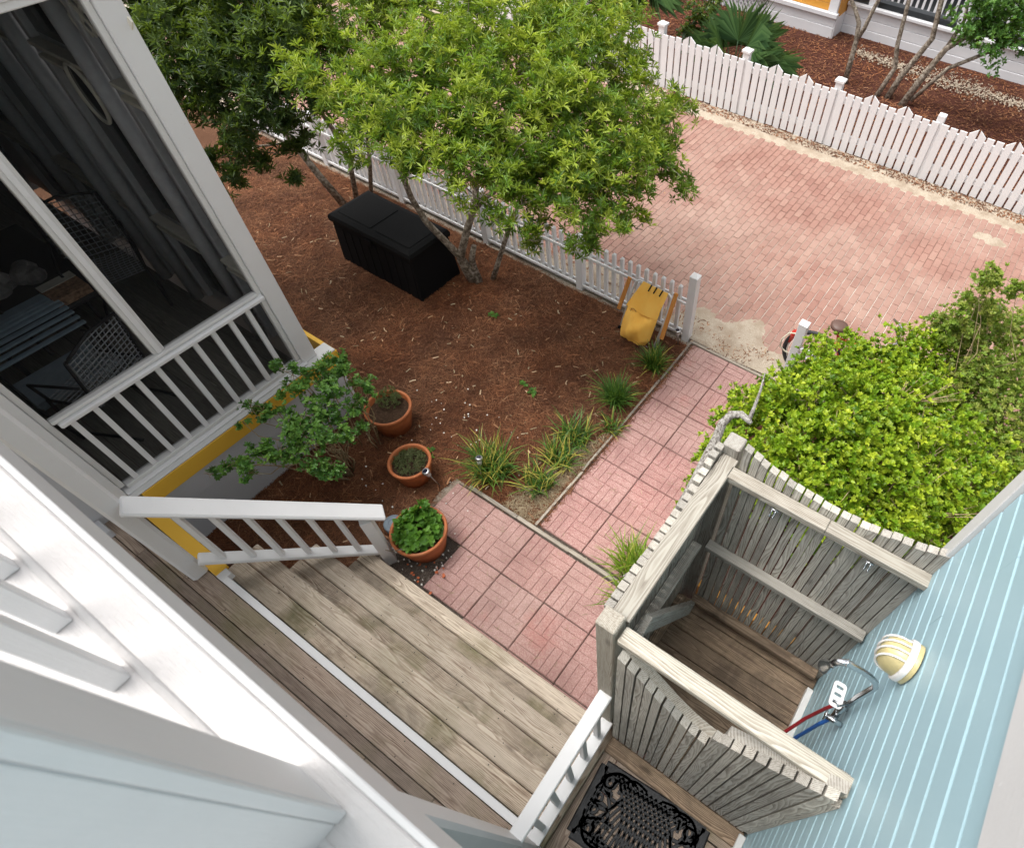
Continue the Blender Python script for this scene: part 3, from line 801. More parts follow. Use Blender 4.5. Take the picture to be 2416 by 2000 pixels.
# run of planks on the doormat side, and the two boards that edge it
bbox('plank', deck, (-.357, -2.1, DZ - .03), (-.263, .62, DZ + .001), M['wood_deck'])
yy = -.098
while yy < .60:
    plank_row(yy, yy + .1395, -.26, .585, []); yy += .1415
bbox('fascia_board', deck, (-.395, -.098, DZ - .19), (-.36, .64, DZ + .035), M['wood_tread'], .006)
# white edge strip along the top step
bbox('edge_strip', deck, (-3.36, -.099, DZ - .10), (-.40, -.052, DZ + .006), M['white'], .003)
bbox('joist', deck, (-4.3, -.14, .1), (-.4, -.105, DZ - .035), M['wood_dark'])
for xx in (-3.9, -2.4, -.9, .3):
    bbox('pier', deck, (xx - .07, -.9, 0), (xx + .07, -.76, DZ - .04), M['wood_dark'])
bbox('joist', deck, (-.36, .60, .1), (.58, .63, DZ - .035), M['wood_dark'])

steps = thing('wooden_steps', 'three broad weathered plank steps down to the pink path', 'steps', (-1.7, .3, 0))
XR = -.40
for z, xl, ysplit in ((.54, -3.43, (-.05, .093, .238)), (.36, -3.185, (.20, .353, .510)), (.18, -2.93, (.47, .608, .732))):
    for a, b in zip(ysplit[:-1], ysplit[1:]):
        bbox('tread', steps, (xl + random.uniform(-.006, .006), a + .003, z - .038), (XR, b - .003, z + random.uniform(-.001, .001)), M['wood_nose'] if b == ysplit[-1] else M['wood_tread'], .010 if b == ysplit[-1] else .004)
    bbox('riser', steps, (xl + .02, ysplit[-1] - .055, z - .18 + .002), (XR, ysplit[-1] - .03, z - .04), M['wood_dark'])
for xx in (-2.86, -1.7, -.44):
    mb = MB(); pr = [(-.05, 0), (.66, 0), (.66, .14), (.43, .14), (.43, .32), (.17, .32), (.17, .5), (-.05, .5)]
    n = len(pr); mb.add([(xx - .02, y, z) for y, z in pr] + [(xx + .02, y, z) for y, z in pr], [tuple(range(n))[::-1], tuple(range(n, 2 * n))] + [(i, (i + 1) % n, (i + 1) % n + n, i + n) for i in range(n)])
    mb.obj('stringer', M['wood_dark'], steps)

def nails(name, par, rows, mat):
    b = MB()
    for (x0, x1, y, z) in rows:
        x = x0 + .05
        while x < x1:
            for dy in (-.045, .045):
                if random.random() < .85: b.lathe([(.0045, .0), (.0035, .0022), (.0003, .0022)], 6, (x + random.uniform(-.01, .01), y + dy + random.uniform(-.006, .006), z + .0006))
            x += .405
    o = b.obj(name, mat, par); o['kind'] = 'stuff'; return o
M['nail'] = mat_simple('dark_nail', (.05, .04, .035), .6)
nails('nail_heads', steps, [(-3.42, -.45, .02, .54), (-3.42, -.45, .165, .54), (-3.18, -.45, .28, .36), (-3.18, -.45, .43, .36), (-2.92, -.45, .54, .18), (-2.92, -.45, .67, .18)], M['nail'])
nails('nail_heads', deck, [(-4.3, -.45, -.174, DZ + .001), (-4.3, -.45, -.387, DZ + .001), (-4.3, -.45, -.53, DZ + .001), (-4.3, -.45, -.67, DZ + .001), (-4.3, -.45, -.81, DZ + .001)], M['nail'])

# left handrail, running askew from the column to its newel post
hr = thing('stair_handrail', 'white sloping handrail with square balusters left of the steps', 'handrail', (-3.1, .4, 0))
A_t, B_t = Vector((-3.335, -.085, 1.680)), Vector((-2.705, .925, .742))
dr = (B_t - A_t); u = dr.normalized()
board('top_rail', hr, A_t - u * .05, B_t, .145, .036, M['white'], up=Vector((0, 0, 1)), ch=.012)
A_b, B_b = Vector((-3.345, -.085, .935)), Vector((-2.81, .775, .225))
board('bottom_rail', hr, A_b, B_b, .085, .036, M['white'], ch=.004)
board('lower_bead', hr, A_b - Vector((0, 0, .035)), B_b - Vector((0, 0, .035)), .036, .036, M['white'], ch=.004)
for k in range(6):
    t_ = .125 + k * .15
    pb = A_b.lerp(B_b, t_)
    s_ = ((pb.y - A_t.y) / dr.y)
    pt = A_t + dr * s_
    x, y = pb.x, pb.y
    board('baluster', hr, (x, y, pb.z + .01), (x, y, pt.z - .015), .036, .036, M['white'], up=(u.x, u.y, 0))
board('newel_post', hr, (-2.775, .80, -.02), (-2.775, .80, .755), .088, .088, M['white'], up=(u.x, u.y, 0), ch=.004)
tw = MB(); tw.tube([(-2.70, .78, .34), (-2.63, .80, .36), (-2.56, .85, .40)], .005, 5)
tag(tw.obj('twig', M['bark'], None), 'small bare twig between the newel post and the leafy pot', 'twig')

# guard rail between steps and doormat
gd = thing('deck_railing', 'short white guard rail beside the doormat, ending at the shower post', 'railing', (-.43, .2, DZ))
board('top_rail', gd, (-.423, -.13, 1.545), (-.442, .655, 1.50), .078, .036, M['white'], ch=.006)
board('bottom_rail', gd, (-.413, -.12, .86), (-.43, .655, .84), .078, .034, M['white'], ch=.003)
board('lower_bead', gd, (-.392, -.12, .826), (-.409, .655, .806), .03, .03, M['cool_white'], ch=.003)
for k in range(5):
    y = -.01 + k * .14; x = -.418 - .019 * (y / .65)
    board('baluster', gd, (x, y, .87), (x, y, 1.50), .036, .036, M['white'], up=(0, 1, 0))

# porch columns under the balcony
cl = thing('porch_column', 'white square column on the deck at the head of the left handrail', 'column', (-3.43, -.155, DZ))
bbox('shaft', cl, (-3.50, -.205, DZ + .001), (-3.37, -.092, 3.36), M['white'], .018)
cr = thing('porch_column', 'pale blue-grey square column under the balcony by the short guard rail', 'column', (-.41, -.15, DZ))
board('shaft', cr, (-.415, -.145, DZ + .001), (-.48, -.20, 3.36), .115, .115, M['cool_white'], up=(0, 1, 0), ch=.014)

# ------------------------------------------------------------------ blue house wall
bh = thing('blue_house', 'pale blue lap-sided house wall with white trim at the lower right', 'house', (.6, 0, 0))
WX = .59; LAP = .1262
mb = MB(); y0, y1 = -3.5, 1.665
pr = [(0, 0), (0, LAP * .85), (.007, LAP * .95), (.008, LAP), (.03, LAP), (.03, 0)]
n = len(pr)
def lap_mesh(ya, yb):
    mb = MB(); V = [(x, ya, z) for x, z in pr] + [(x, yb, z) for x, z in pr]
    mb.add(V, [tuple(range(n)), tuple(range(n, 2 * n))[::-1]] + [(i, i + n, (i + 1) % n + n, (i + 1) % n) for i in range(n)])
    return mb.mesh('siding_board', M['blue'])
lapm = lap_mesh(y0, y1)
laps = [(lap_mesh(y0, s_ - .001), lap_mesh(s_ + .001, y1)) for s_ in (-.35, .42, .93, 1.31)]
k = 0; zz = .05
while zz < 3.57 - LAP * .5:
    for lm_ in (laps[(k * 3) % 4 if k % 3 else (k // 3) % 4] if k % 2 else (lapm,)):
        place('siding_board', lm_, Matrix.Translation((WX + random.uniform(0, .0015), 0, zz + random.uniform(-.0008, .0008))), bh)
    zz += LAP; k += 1
bbox('band_board', bh, (WX - .022, -3.5, zz + .001), (WX + .04, 1.668, zz + .36), M['cool_white'])
bbox('corner_board', bh, (WX - .02, 1.669, .0), (WX + .07, 1.765, 5.2), M['cool_white'], .004)
for j in range(12):
    place('siding_board', lapm, Matrix.Translation((WX, 0, zz + .363 + j * LAP)), bh)
bbox('sheathing', bh, (WX + .032, -3.5, 0), (WX + .30, 1.76, 5.2), M['grey_skirt'], 0)
bbox('base_trim', bh, (WX - .045, -1.2, DZ + .002), (WX - .002, .595, DZ + .07), M['white_old'])
bbox('base_trim', bh, (WX - .045, .74, .74), (WX - .002, 1.56, .80), M['white_old'])

# ------------------------------------------------------------------ outdoor shower enclosure
se = thing('shower_enclosure', 'open-topped weathered wood shower stall against the blue wall', 'shower stall', (0, 1.15, 0))
G, PL, DK = M['wood_grey'], M['wood_pale'], M['wood_dark']
bbox('post', se, (-.500, .650, 0), (-.405, .738, 2.555), M['wood_pale'], .006)
bbox('post', se, (-.492, 1.705, 0), (-.402, 1.795, 2.565), G, .006)
SP = .0468
def slat(x, y, z0, z1, dz=.0, w=.038, mat=None, axis=0, lean=0.):
    b = MB(); h = w / 2
    top = [z1 - dz, z1 + dz, z1 + dz, z1 - dz] if axis == 0 else [z1 - dz, z1 - dz, z1 + dz, z1 + dz]
    # local X runs up the slat so that the grain does too
    c = [(-h, -h), (h, -h), (h, h), (-h, h)]
    V = [(z0, -py, px) for px, py in c] + [(t_, -py, px) for (px, py), t_ in zip(c, top)]
    V = [(v[0] - z0, v[1], v[2]) for v in V]
    b.add(V, [(0, 3, 2, 1), (4, 5, 6, 7), (0, 1, 5, 4), (1, 2, 6, 5), (2, 3, 7, 6), (3, 0, 4, 7)][::1])
    me = b.mesh('slat', mat or G)
    bm = bmesh.new(); bm.from_mesh(me); bmesh.ops.recalc_face_normals(bm, faces=bm.faces); bm.to_mesh(me); bm.free()
    # local (x,y,z) -> world (z, -y, x)
    R = Matrix(((0, 0, 1, x), (0, -1, 0, y), (1, 0, 0, z0), (0, 0, 0, 1)))
    return place('slat', me, R @ Matrix.Rotation(lean, 4, 'Y'), se)
# back wall: slats outside the rails, tops in a shallow scoop
n = 21
for k in range(n):
    x = -.352 + SP * k * .985; t_ = k / (n - 1)
    top = 2.655 - .105 * math.sin(math.pi * min(1, t_ * 1.02)) ** .8 + random.uniform(-.006, .006)
    slope = .105 * math.pi * math.cos(math.pi * t_) / (SP * n) * .019
    slat(x + random.uniform(-.0025, .0025), 1.684 + random.uniform(-.002, .002), .62 if k > 9 else .80, top, -slope, .0385, axis=0, lean=random.uniform(-.002, .002))
bbox('top_rail', se, (-.402, 1.592, 2.455), (.112, 1.662, 2.497), PL)
bbox('top_rail', se, (.114, 1.592, 2.455), (.592, 1.662, 2.497), PL)
bbox('middle_rail', se, (-.40, 1.60, 1.67), (.578, 1.662, 1.71), G)
bbox('bottom_rail', se, (-.385, 1.60, .84), (.552, 1.662, .885), DK)
# left wall
bbox('top_rail', se, (-.480, .740, 2.455), (-.392, 1.704, 2.497), PL)
bbox('middle_rail', se, (-.482, .740, 1.67), (-.42, 1.60, 1.71), G)
bbox('bottom_rail', se, (-.482, .740, .84), (-.42, 1.60, .885), DK)
for k in range(20):
    y = .765 + k * .0490
    t_ = k / 19
    top = 2.50 - .07 * math.sin(math.pi * t_) + .05 * t_ + random.uniform(-.008, .008)
    slat(-.503 + random.uniform(-.002, .002), y, .55, top, 0.0, .0385, axis=1)
# front wall: scooped slats in two runs with a gap between
bbox('front_beam', se, (-.392, .652, 2.458), (.598, .724, 2.500), PL, .004)
def scoop(x):
    if x < .128: return 2.455 - .375 * math.sin(max(0, min(1, (x + .36) / .50)) * math.pi / 2) ** 1.25
    return 2.27 + .275 * ((x - .128) / .43) ** 1.1
n1 = [(-.340 + SP * k) for k in range(11)]; n2 = [(.158 + SP * k * 1.01) for k in range(9)]
for x in n1 + n2:
    d = (scoop(x + .019) - scoop(x - .019)) / 2 if abs(x - .128) > .02 else 0
    slat(x + random.uniform(-.002, .002), .628 + random.uniform(-.0015, .0015), .772, scoop(x) + random.uniform(-.004, .004), d * (1), .0385, axis=0, mat=G)
slat(.5745, .632, .772, 2.44, 0.02, .030)
def curved_board(x0, x1, y, t, zlow, off, mat, nseg=14):
    b = MB(); xs = np.linspace(x0, x1, nseg)
    tops = [scoop(min(x, .12) if x0 < .1 else max(x, .13)) + off for x in xs]
    V = []
    for x, z in zip(xs, tops): V += [(x, y, zlow(x)), (x, y + t, zlow(x)), (x, y + t, z), (x, y, z)]
    F = []
    for i in range(nseg - 1):
        for j in range(4): F.append((i * 4 + j, i * 4 + (j + 1) % 4, (i + 1) * 4 + (j + 1) % 4, (i + 1) * 4 + j))
    F += [(3, 2, 1, 0), tuple(4 * (nseg - 1) + q for q in range(4))]
    b.add(V, F); me = b.mesh('arched_board', mat)
    bm = bmesh.new(); bm.from_mesh(me); bmesh.ops.recalc_face_normals(bm, faces=bm.faces); bm.to_mesh(me); bm.free()
    place('arched_board', me, Matrix.Identity(4), se)
curved_board(-.355, .118, .649, .042, lambda x: 1.93, -.012, PL)
curved_board(.152, .575, .649, .042, lambda x: 1.98, -.012, G)
bbox('bottom_rail', se, (-.39, .650, .78), (.56, .69, .87), DK)
bbox('kick_board', se, (-.36, .515, DZ + .004), (.575, .608, DZ + .045), DK, .004)
bbox('wall_stud', se, (.545, .650, .74), (.588, .74, 2.456), G)
board('brace', se, (-.365, .83, 2.30), (-.352, 1.50, 1.02), .09, .036, G, up=(1, 0, 0))
bbox('floor_plank', se, (-.483, 1.588, .712), (.588, 1.664, .738), DK, .004)
for k in range(6):
    y0_ = .700 + k * .1475
    bbox('floor_plank', se, (-.483, y0_ + .003, .712), (.588, y0_ + .1445, .74 + random.uniform(-.002, .002)), DK, .004)
for hx in (-.14, .335):
    hk = MB()
    for dx in (0, .018):
        hk.tube([(hx + dx, 1.60, 2.45), (hx + dx, 1.585, 2.43), (hx + dx, 1.565, 2.42)], .004, 6)
        hk.lathe([(0.0005, -.006), (.004, -.004), (.006, 0), (.004, .004), (.0005, .006)], 8, (hx + dx, 1.562, 2.422))
    hk.tube([(hx - .012, 1.59, 2.445), (hx + .03, 1.59, 2.445)], .004, 6)
    hk.obj('robe_hook', M['chrome'], se, True)
op = MB()      # orange painted boards lying behind the stall, seen through the gaps
op.box((-.46, 1.735, .60), (.5, 1.79, .845))
tag(op.obj('orange_board', M['shell_orange']), 'bright orange board low behind the shower slats', 'board')

dw = MB()
pts = [(-.62, 1.30, 1.78), (-.598, 1.44, 1.93), (-.585, 1.55, 2.10), (-.565, 1.62, 2.24), (-.563, 1.72, 2.33), (-.56, 1.80, 2.43), (-.567, 1.86, 2.50), (-.545, 1.895, 2.55), (-.50, 1.91, 2.57), (-.455, 1.905, 2.56), (-.435, 1.895, 2.56)]
dw.tube(pts, [.009, .015, .018, .023, .028, .026, .023, .021, .019, .016, .010], 9)
dw.tube([(-.452, 1.90, 2.555), (-.46, 1.96, 2.60), (-.47, 2.02, 2.67), (-.485, 2.06, 2.75)], [.013, .009, .007, .003], 7)
dw.tube([(-.62, 1.30, 1.78), (-.6, 1.2, 1.9), (-.575, 1.08, 2.12), (-.56, .98, 2.3), (-.545, .93, 2.40)], [.007, .006, .006, .005, .003], 6)
dwo = dw.obj('driftwood_branch', M['drift'], None, True)
tag(dwo, 'twisting grey driftwood branch hooked over the slats at the stall corner', 'driftwood')

# shower fittings
sh = thing('outdoor_shower', 'chrome shower arm, valve and soap tray with red and blue hoses on the blue wall', 'shower', (.57, 1.2, 1.8))
b = MB()
b.tube([(.555, 1.095, 2.05), (.548, 1.090, 2.25), (.545, 1.075, 2.42), (.542, 1.067, 2.50), (.525, 1.062, 2.55), (.495, 1.055, 2.585), (.46, 1.048, 2.61), (.42, 1.03, 2.645), (.385, 1.018, 2.665), (.362, 1.008, 2.66), (.352, 1.005, 2.63)], .0135, 12)
b.obj('arm', M['chrome'], sh, True)
hd = MB(); d_ = Matrix.Translation((.350, 1.005, 2.605)) @ Matrix.Rotation(math.radians(12), 4, 'Y')
hd.lathe([(.0005, .035), (.013, .03), (.016, .012), (.012, 0), (.015, -.01), (.026, -.034), (.030, -.05), (.028, -.056), (.0005, -.054)], 20, (0, 0, 0), d_)
hd.obj('shower_head', M['chrome'], sh, True)
hdr = MB(); hdr.lathe([(.010, -.005), (.015, -.005), (.015, .005), (.010, .005)], 14, (.388, 1.019, 2.664), Matrix.Rotation(math.radians(90), 4, 'Y')); hdr.obj('collar', M['chrome'], sh, True)
vb = MB()
vb.tube([(.545, 1.095, 2.10), (.545, 1.085, 2.02), (.545, 1.062, 1.97)], .017, 12)
for (y, z) in ((1.125, 1.985), (1.045, 1.985)):
    vb.tube([(.585, y, z), (.515, y, z)], .013, 12)
    hb = MB()
    for a in range(2):
        an = a * math.pi / 2 + .4; cy_, sy_ = .024 * math.cos(an), .024 * math.sin(an)
        hb.tube([(.506, y - cy_, z - sy_), (.510, y, z), (.506, y + cy_, z + sy_)], [.005, .008, .005], 7)
    hb.obj('handle', M['chrome'], sh, True)
vb.tube([(.545, 1.045, 1.985), (.545, 1.125, 1.985)], .013, 10)
hb = MB(); hb.tube([(.545, 1.075, 2.20), (.50, 1.03, 2.20), (.49, 1.03, 2.22)], .004, 6); hb.obj('hook', M['chrome'], sh, True)
vb.obj('valve', M['chrome'], sh, True)
# soap tray with three slots
st = bmesh.new()
L_, W_ = .116, .060
def rr(cx, cy, w, h, r, n=5):
    out = []
    for q, (sx, sy) in enumerate(((1, 1), (-1, 1), (-1, -1), (1, -1))):
        for k in range(n):
            a = math.pi / 2 * (q + k / (n - 1)); out.append((cx + sx * (w / 2 - r) + r * math.cos(a), cy + sy * (h / 2 - r) + r * math.sin(a)))
    return out
def ring_loop(bm, pts):
    vs = [bm.verts.new((x, y, 0)) for x, y in pts]
    return [bm.edges.new((vs[i], vs[(i + 1) % len(vs)])) for i in range(len(vs))]
ed = ring_loop(st, rr(0, 0, L_, W_, .016))
for k in (-1, 0, 1): ed += ring_loop(st, rr(k * .034, 0, .014, .036, .0065))
bmesh.ops.triangle_fill(st, use_beauty=True, edges=ed)
ext = bmesh.ops.extrude_face_region(st, geom=st.faces[:])
bmesh.ops.translate(st, verts=[v for v in ext['geom'] if isinstance(v, bmesh.types.BMVert)], vec=(0, 0, .006))
bmesh.ops.recalc_face_normals(st, faces=st.faces)
me = bpy.data.meshes.new('soap_tray'); st.to_mesh(me); st.free(); me.materials.append(M['plastic_white'])
place('soap_tray', me, Matrix.Translation((.496, 1.105, 2.12)) @ Matrix.Rotation(math.radians(96), 4, 'Z') @ Matrix.Rotation(math.radians(8), 4, 'X'), sh)
hs = MB(); hs.tube([(.535, 1.125, 1.97), (.525, 1.135, 1.80), (.50, 1.125, 1.55), (.455, 1.045, 1.43), (.43, .96, 1.2), (.41, .86, 1.0), (.40, .80, .76)], .0095, 8); hs.obj('hose', M['hose_red'], sh, True, 'red hose')
hs = MB(); hs.tube([(.535, 1.050, 1.97), (.525, 1.05, 1.80), (.50, 1.02, 1.53), (.48, .96, 1.3), (.46, .88, 1.05), (.45, .82, .76)], .0095, 8); hs.obj('hose', M['hose_blue'], sh, True, 'blue hose')

# wall lamp: oval bulkhead with a ribbed cage
wl = thing('wall_lamp', 'cream glass bulkhead lamp with white cage on the blue wall above the shower', 'lamp', (.585, 1.13, 2.72))
Ry = Matrix(((0, 0, -1), (1, 0, 0), (0, 1, 0))).to_4x4()      # local x->y, y->z, z-> -x
LY, LZ = 1.130, 2.700
def oval(prof, sy=.071, sz=.098, seg=28):
    b = MB(); V = []; n = len(prof)
    for k in range(seg):
        a = 2 * math.pi * k / seg; ca, sa = math.cos(a), math.sin(a)
        ca = math.copysign(abs(ca) ** .8, ca); sa = math.copysign(abs(sa) ** .8, sa)
        for r, h in prof: V.append((.585 - h * .85, LY + r * sy * ca, LZ + r * sz * sa))
    F = []
    for k in range(seg):
        l = (k + 1) % seg
        for i in range(n - 1): F.append((k * n + i, k * n + i + 1, l * n + i + 1, l * n + i))
    return b.add(V, F)
oval([(1.0, 0), (1.0, .02), (.95, .03), (.93, .03)]).obj('back_plate', M['lampglass'], wl, True)
oval([(1.03, .022), (1.05, .03), (1.03, .048), (.93, .052), (.90, .045), (.90, .022)]).obj('rim', M['plastic_white'], wl, True)
oval([(.90, .04), (.88, .07), (.80, .105), (.6, .13), (.3, .142), (.001, .144)]).obj('glass_dome', M['lampglass'], wl, True)
for q in (-.55, -.18, .18, .55):
    pts = []
    hh = math.sqrt(1 - q * q)
    for k in range(11):
        a = math.pi * k / 10
        pts.append((.585 - .041 - .088 * max(0, math.sin(a)) ** .7 * (1 - .25 * q * q), LY + q * .073, LZ + .094 * hh * math.cos(a)))
    b = MB(); b.tube(pts, .0042, 7); b.obj('cage_bar', M['plastic_white'], wl, True)

# ------------------------------------------------------------------ balcony the photograph is taken from
bc = thing('balcony', 'sun-bleached white balcony edge with square balusters and wide post, close in front', 'balcony', (-1, -.3, 3.65))
BZ = 3.65
bbox('floor_edge', bc, (-9, -.228, BZ - .30), (.56, -.1424, BZ), M['white_ledge'], .004)
bbox('fascia', bc, (-9, -.1422, BZ - .29), (.56, -.1265, BZ - .004), M['cool_white'], .003)
b = MB(); b.tube([(-9, -.2335, BZ - .005), (.56, -.2335, BZ - .005)], .0105, 10); b.obj('bead', M['white_ledge'], bc, True)
for k in range(6):
    bbox('floor_board', bc, (-9, -.238 - (k + 1) * .14, BZ - .04), (.56, -.239 - k * .14, BZ - .001), M['white_ledge'], .001)
bbox('floor_board', bc, (-9, -3.2, BZ - .04), (.56, -1.08, BZ - .001), M['white_ledge'], .002)
for k in range(9):
    x = -.985 - .203 * k
    bbox('baluster', bc, (x - .02, -.289, BZ), (x + .02, -.251, 4.56), M['cool_white'], .003)
for k in range(9, 38):
    x = -.985 - .203 * k
    bbox('baluster', bc, (x - .02, -.289, BZ), (x + .02, -.251, 4.56), M['cool_white'], 0)
bbox('hand_rail', bc, (-9, -.31, 4.56), (-.6, -.23, 4.60), M['cool_white'])
bbox('post', bc, (-.572, -.36, BZ), (-.447, -.176, 6.2), M['cool_white'], .004)
bbox('post_trim', bc, (-.4465, -.200, BZ), (-.436, -.176, 6.2), M['cool_white'], .0045)
bbox('post_trim', bc, (-.4465, -.50, BZ), (-.4385, -.2012, 6.2), M['cool_white'], .003)
bbox('post', bc, (-.572, -.50, BZ), (-.447, -.362, 6.2), M['cool_white'], 0)
bbox('post_foot', bc, (-.45, -.30, BZ), (-.415, -.255, BZ + .05), M['white_ledge'])
bbox('beam', bc, (-9, -.35, BZ - .29), (.56, -.25, BZ - .042), M['white'])

# ------------------------------------------------------------------ screened porch on the left
PX = -4.30
sc_ = thing('screened_porch', 'white framed insect-screened porch with yellow sill band over a grey skirt', 'porch', (-6, .8, 0))
W_ = M['white_old']
bbox('far_post', sc_, (PX - .09, 1.535, .877), (PX + .03, 1.672, 3.655), M['white'], .005)
bbox('jamb', sc_, (PX - .04, 1.497, .935), (PX + .012, 1.534, 3.655), W_, .004)
bbox('near_post', sc_, (PX - .09, -.20, .74), (PX + .03, -.062, 3.655), M['white'], .005)
bbox('jamb', sc_, (PX - .04, -.060, .935), (PX + .012, -.022, 3.655), W_, .004)
bbox('mullion', sc_, (PX - .05, .688, 1.702), (PX + .006, .768, 3.655), W_, .004)
bbox('mullion_bead', sc_, (PX + .007, .712, 1.702), (PX + .014, .744, 3.655), M['white'], .003)
bbox('top_rail', sc_, (PX - .06, -.0, 1.635), (PX + .055, 1.525, 1.672), M['white'], .008)
bbox('rail_cap', sc_, (PX - .035, -.02, 1.6735), (PX + .03, 1.496, 1.70), W_, .006)
bbox('lower_rail', sc_, (PX - .05, -.02, .899), (PX + .022, 1.534, .935), W_, .004)
bbox('sill', sc_, (PX - .05, -.06, .877), (PX + .055, 1.56, .898), M['white'], .006)
bbox('sill_board', sc_, (PX - .05, -.06, .860), (PX + .096, 1.81, .876), W_, .004)
for k in range(10):
    y = .065 + k * .1455
    bbox('baluster', sc_, (PX - .022, y - .018, .936), (PX + .012, y + .018, 1.634), M['white'], .002)
bbox('head_beam', sc_, (PX - .1, -.25, 3.66), (PX + .06, 1.80, 4.02), M['white'], .006)
bbox('head_trim', sc_, (PX + .061, -.25, 3.70), (PX + .075, 1.80, 3.86), M['cool_white'], .004)
bbox('sill_band', sc_, (PX + .06, -.002, .70), (PX + .10, 1.82, .858), M['yellow'], .003)
bbox('sill_band', sc_, (-9.0, 1.78, .70), (PX + .058, 1.82, .858), M['yellow'], .003)
bbox('sill_band', sc_, (PX - .05, -.098, .70), (-3.30, -.003, .735), M['yellow'], .003)
bbox('corner_block', sc_, (-3.30, -.10, .66), (-3.235, -.02, .728), M['white'], .004)
bbox('skirt_panel', sc_, (PX + .02, -.05, .46), (PX + .068, 1.775, .699), M['grey_skirt'], .003)
bbox('skirt_panel', sc_, (PX + .014, -.05, .0), (PX + .060, 1.775, .456), M['grey_skirt'], .003)
bbox('skirt_panel', sc_, (-9.0, 1.74, .0), (PX + .01, 1.775, .699), M['grey_skirt'], .003)
bbox('skirt_panel', sc_, (PX + .07, -.09, .0), (-3.4, -.05, .68), M['grey_skirt'], .003)
bbox('corner_board', sc_, (PX + .0, 1.776, .0), (PX + .075, 1.80, .699), M['white'], .003)
for xx0, xx1, yy0, yy1 in ((PX - .012, PX - .009, -.02, .69), (PX - .012, PX - .009, .765, 1.50)):
    bbox('insect_screen', sc_, (xx0, yy0, 1.695), (xx1, yy1, 3.66), M['screen'], 0)
bbox('insect_screen', sc_, (PX - .034, -.02, .93), (PX - .031, 1.50, 1.64), M['screen'], 0)
for k in range(13):
    bbox('floor_plank', sc_, (-9.2, -.30 + k * .145, .675), (PX - .052, -.158 + k * .145, .70), M['porch_floor'], .002)
bbox('floor_slab', sc_, (-9.2, -3.2, .60), (PX - .052, -.302, .70), M['porch_floor'], 0)
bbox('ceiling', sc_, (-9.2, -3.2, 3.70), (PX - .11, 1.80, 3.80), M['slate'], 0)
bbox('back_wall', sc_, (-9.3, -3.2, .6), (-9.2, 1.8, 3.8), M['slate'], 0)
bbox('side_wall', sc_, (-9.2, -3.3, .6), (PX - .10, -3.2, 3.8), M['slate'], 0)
bbox('wall_panel', sc_, (PX - .09, -3.2, .70), (PX - .03, -.202, 3.7), M['grey_skirt'], 0)
bbox('door_sill', sc_, (PX - .02, -.38, DZ + .002), (PX + .13, -.30, DZ + .08), M['grey_skirt'], .004)
# far side wall: dark panes between painted trim, with ledges at two heights
FY = 1.64
bbox('far_wall', sc_, (-9.2, FY + .04, .70), (PX - .1, FY + .058, 3.7), M['trim_dark'], 0)
units = [(-4.86, -4.43), (-5.80, -5.17), (-6.36, -6.06), (-7.30, -6.62), (-8.4, -7.6)]
for xa, xb in units:
    for (za, zb) in ((.92, 1.63), (1.72, 2.94), (3.06, 3.5)):
        bbox('window_pane', sc_, (xa + .02, FY + .028, za), (xb - .02, FY + .036, zb), M['glass'], 0)
    for z in (1.655, 3.00):
        bbox('window_ledge', sc_, (xa, FY - .055, z - .0), (xb, FY + .026, z + .03), M['sashbar'], .003)
        bbox('window_ledge', sc_, (xa, FY - .045, z - .085), (xb, FY + .026, z - .06), M['sashbar'], 0)
edges_ = sorted([e for u_ in units for e in u_])
for i, xe in enumerate(edges_):
    o_ = -.055 if i % 2 == 0 else .0
    bbox('window_casing', sc_, (xe + o_, FY - .02, .78), (xe + o_ + .055, FY + .037, 3.55), M['trim_dark'], .006)
for xm in (-5.02, -5.97, -6.48, -7.45):
    b = MB(); b.tube([(xm, FY - .045, .72), (xm, FY - .045, 3.6)], .055, 10); b.obj('gathered_curtain', M['trim_dark'], sc_, True)
# porthole-like oval frame on the wall
b = MB(); pts = []
for k in range(28):
    a = 2 * math.pi * k / 28; pts.append((-5.33 + .13 * math.cos(a), FY - .055, 2.82 + .19 * math.sin(a)))
b.tube(pts, .014, 7, closed=True)
ov = thing('oval_mirror', 'oval framed mirror hung between the dark windows inside the porch', 'mirror', (-5.33, FY - .05, 2.82))
b.obj('frame', M['sashbar'], ov, True)
b = MB(); b.add([(p[0], p[1] + .004, p[2]) for p in pts], [tuple(range(28))]); b.obj('mirror_glass', M['glass'], ov)
# lattice strip high up in the far corner
for k in range(7):
    for s_ in (-1, 1):
        board('lattice_strip', sc_, (-4.45 - k * .12, FY - .005 * s_, 3.28), (-4.45 - k * .12 - s_ * .22 + .0, FY - .005 * s_, 3.5), .03, .008, M['sashbar'], up=(0, 1, 0), ch=0)
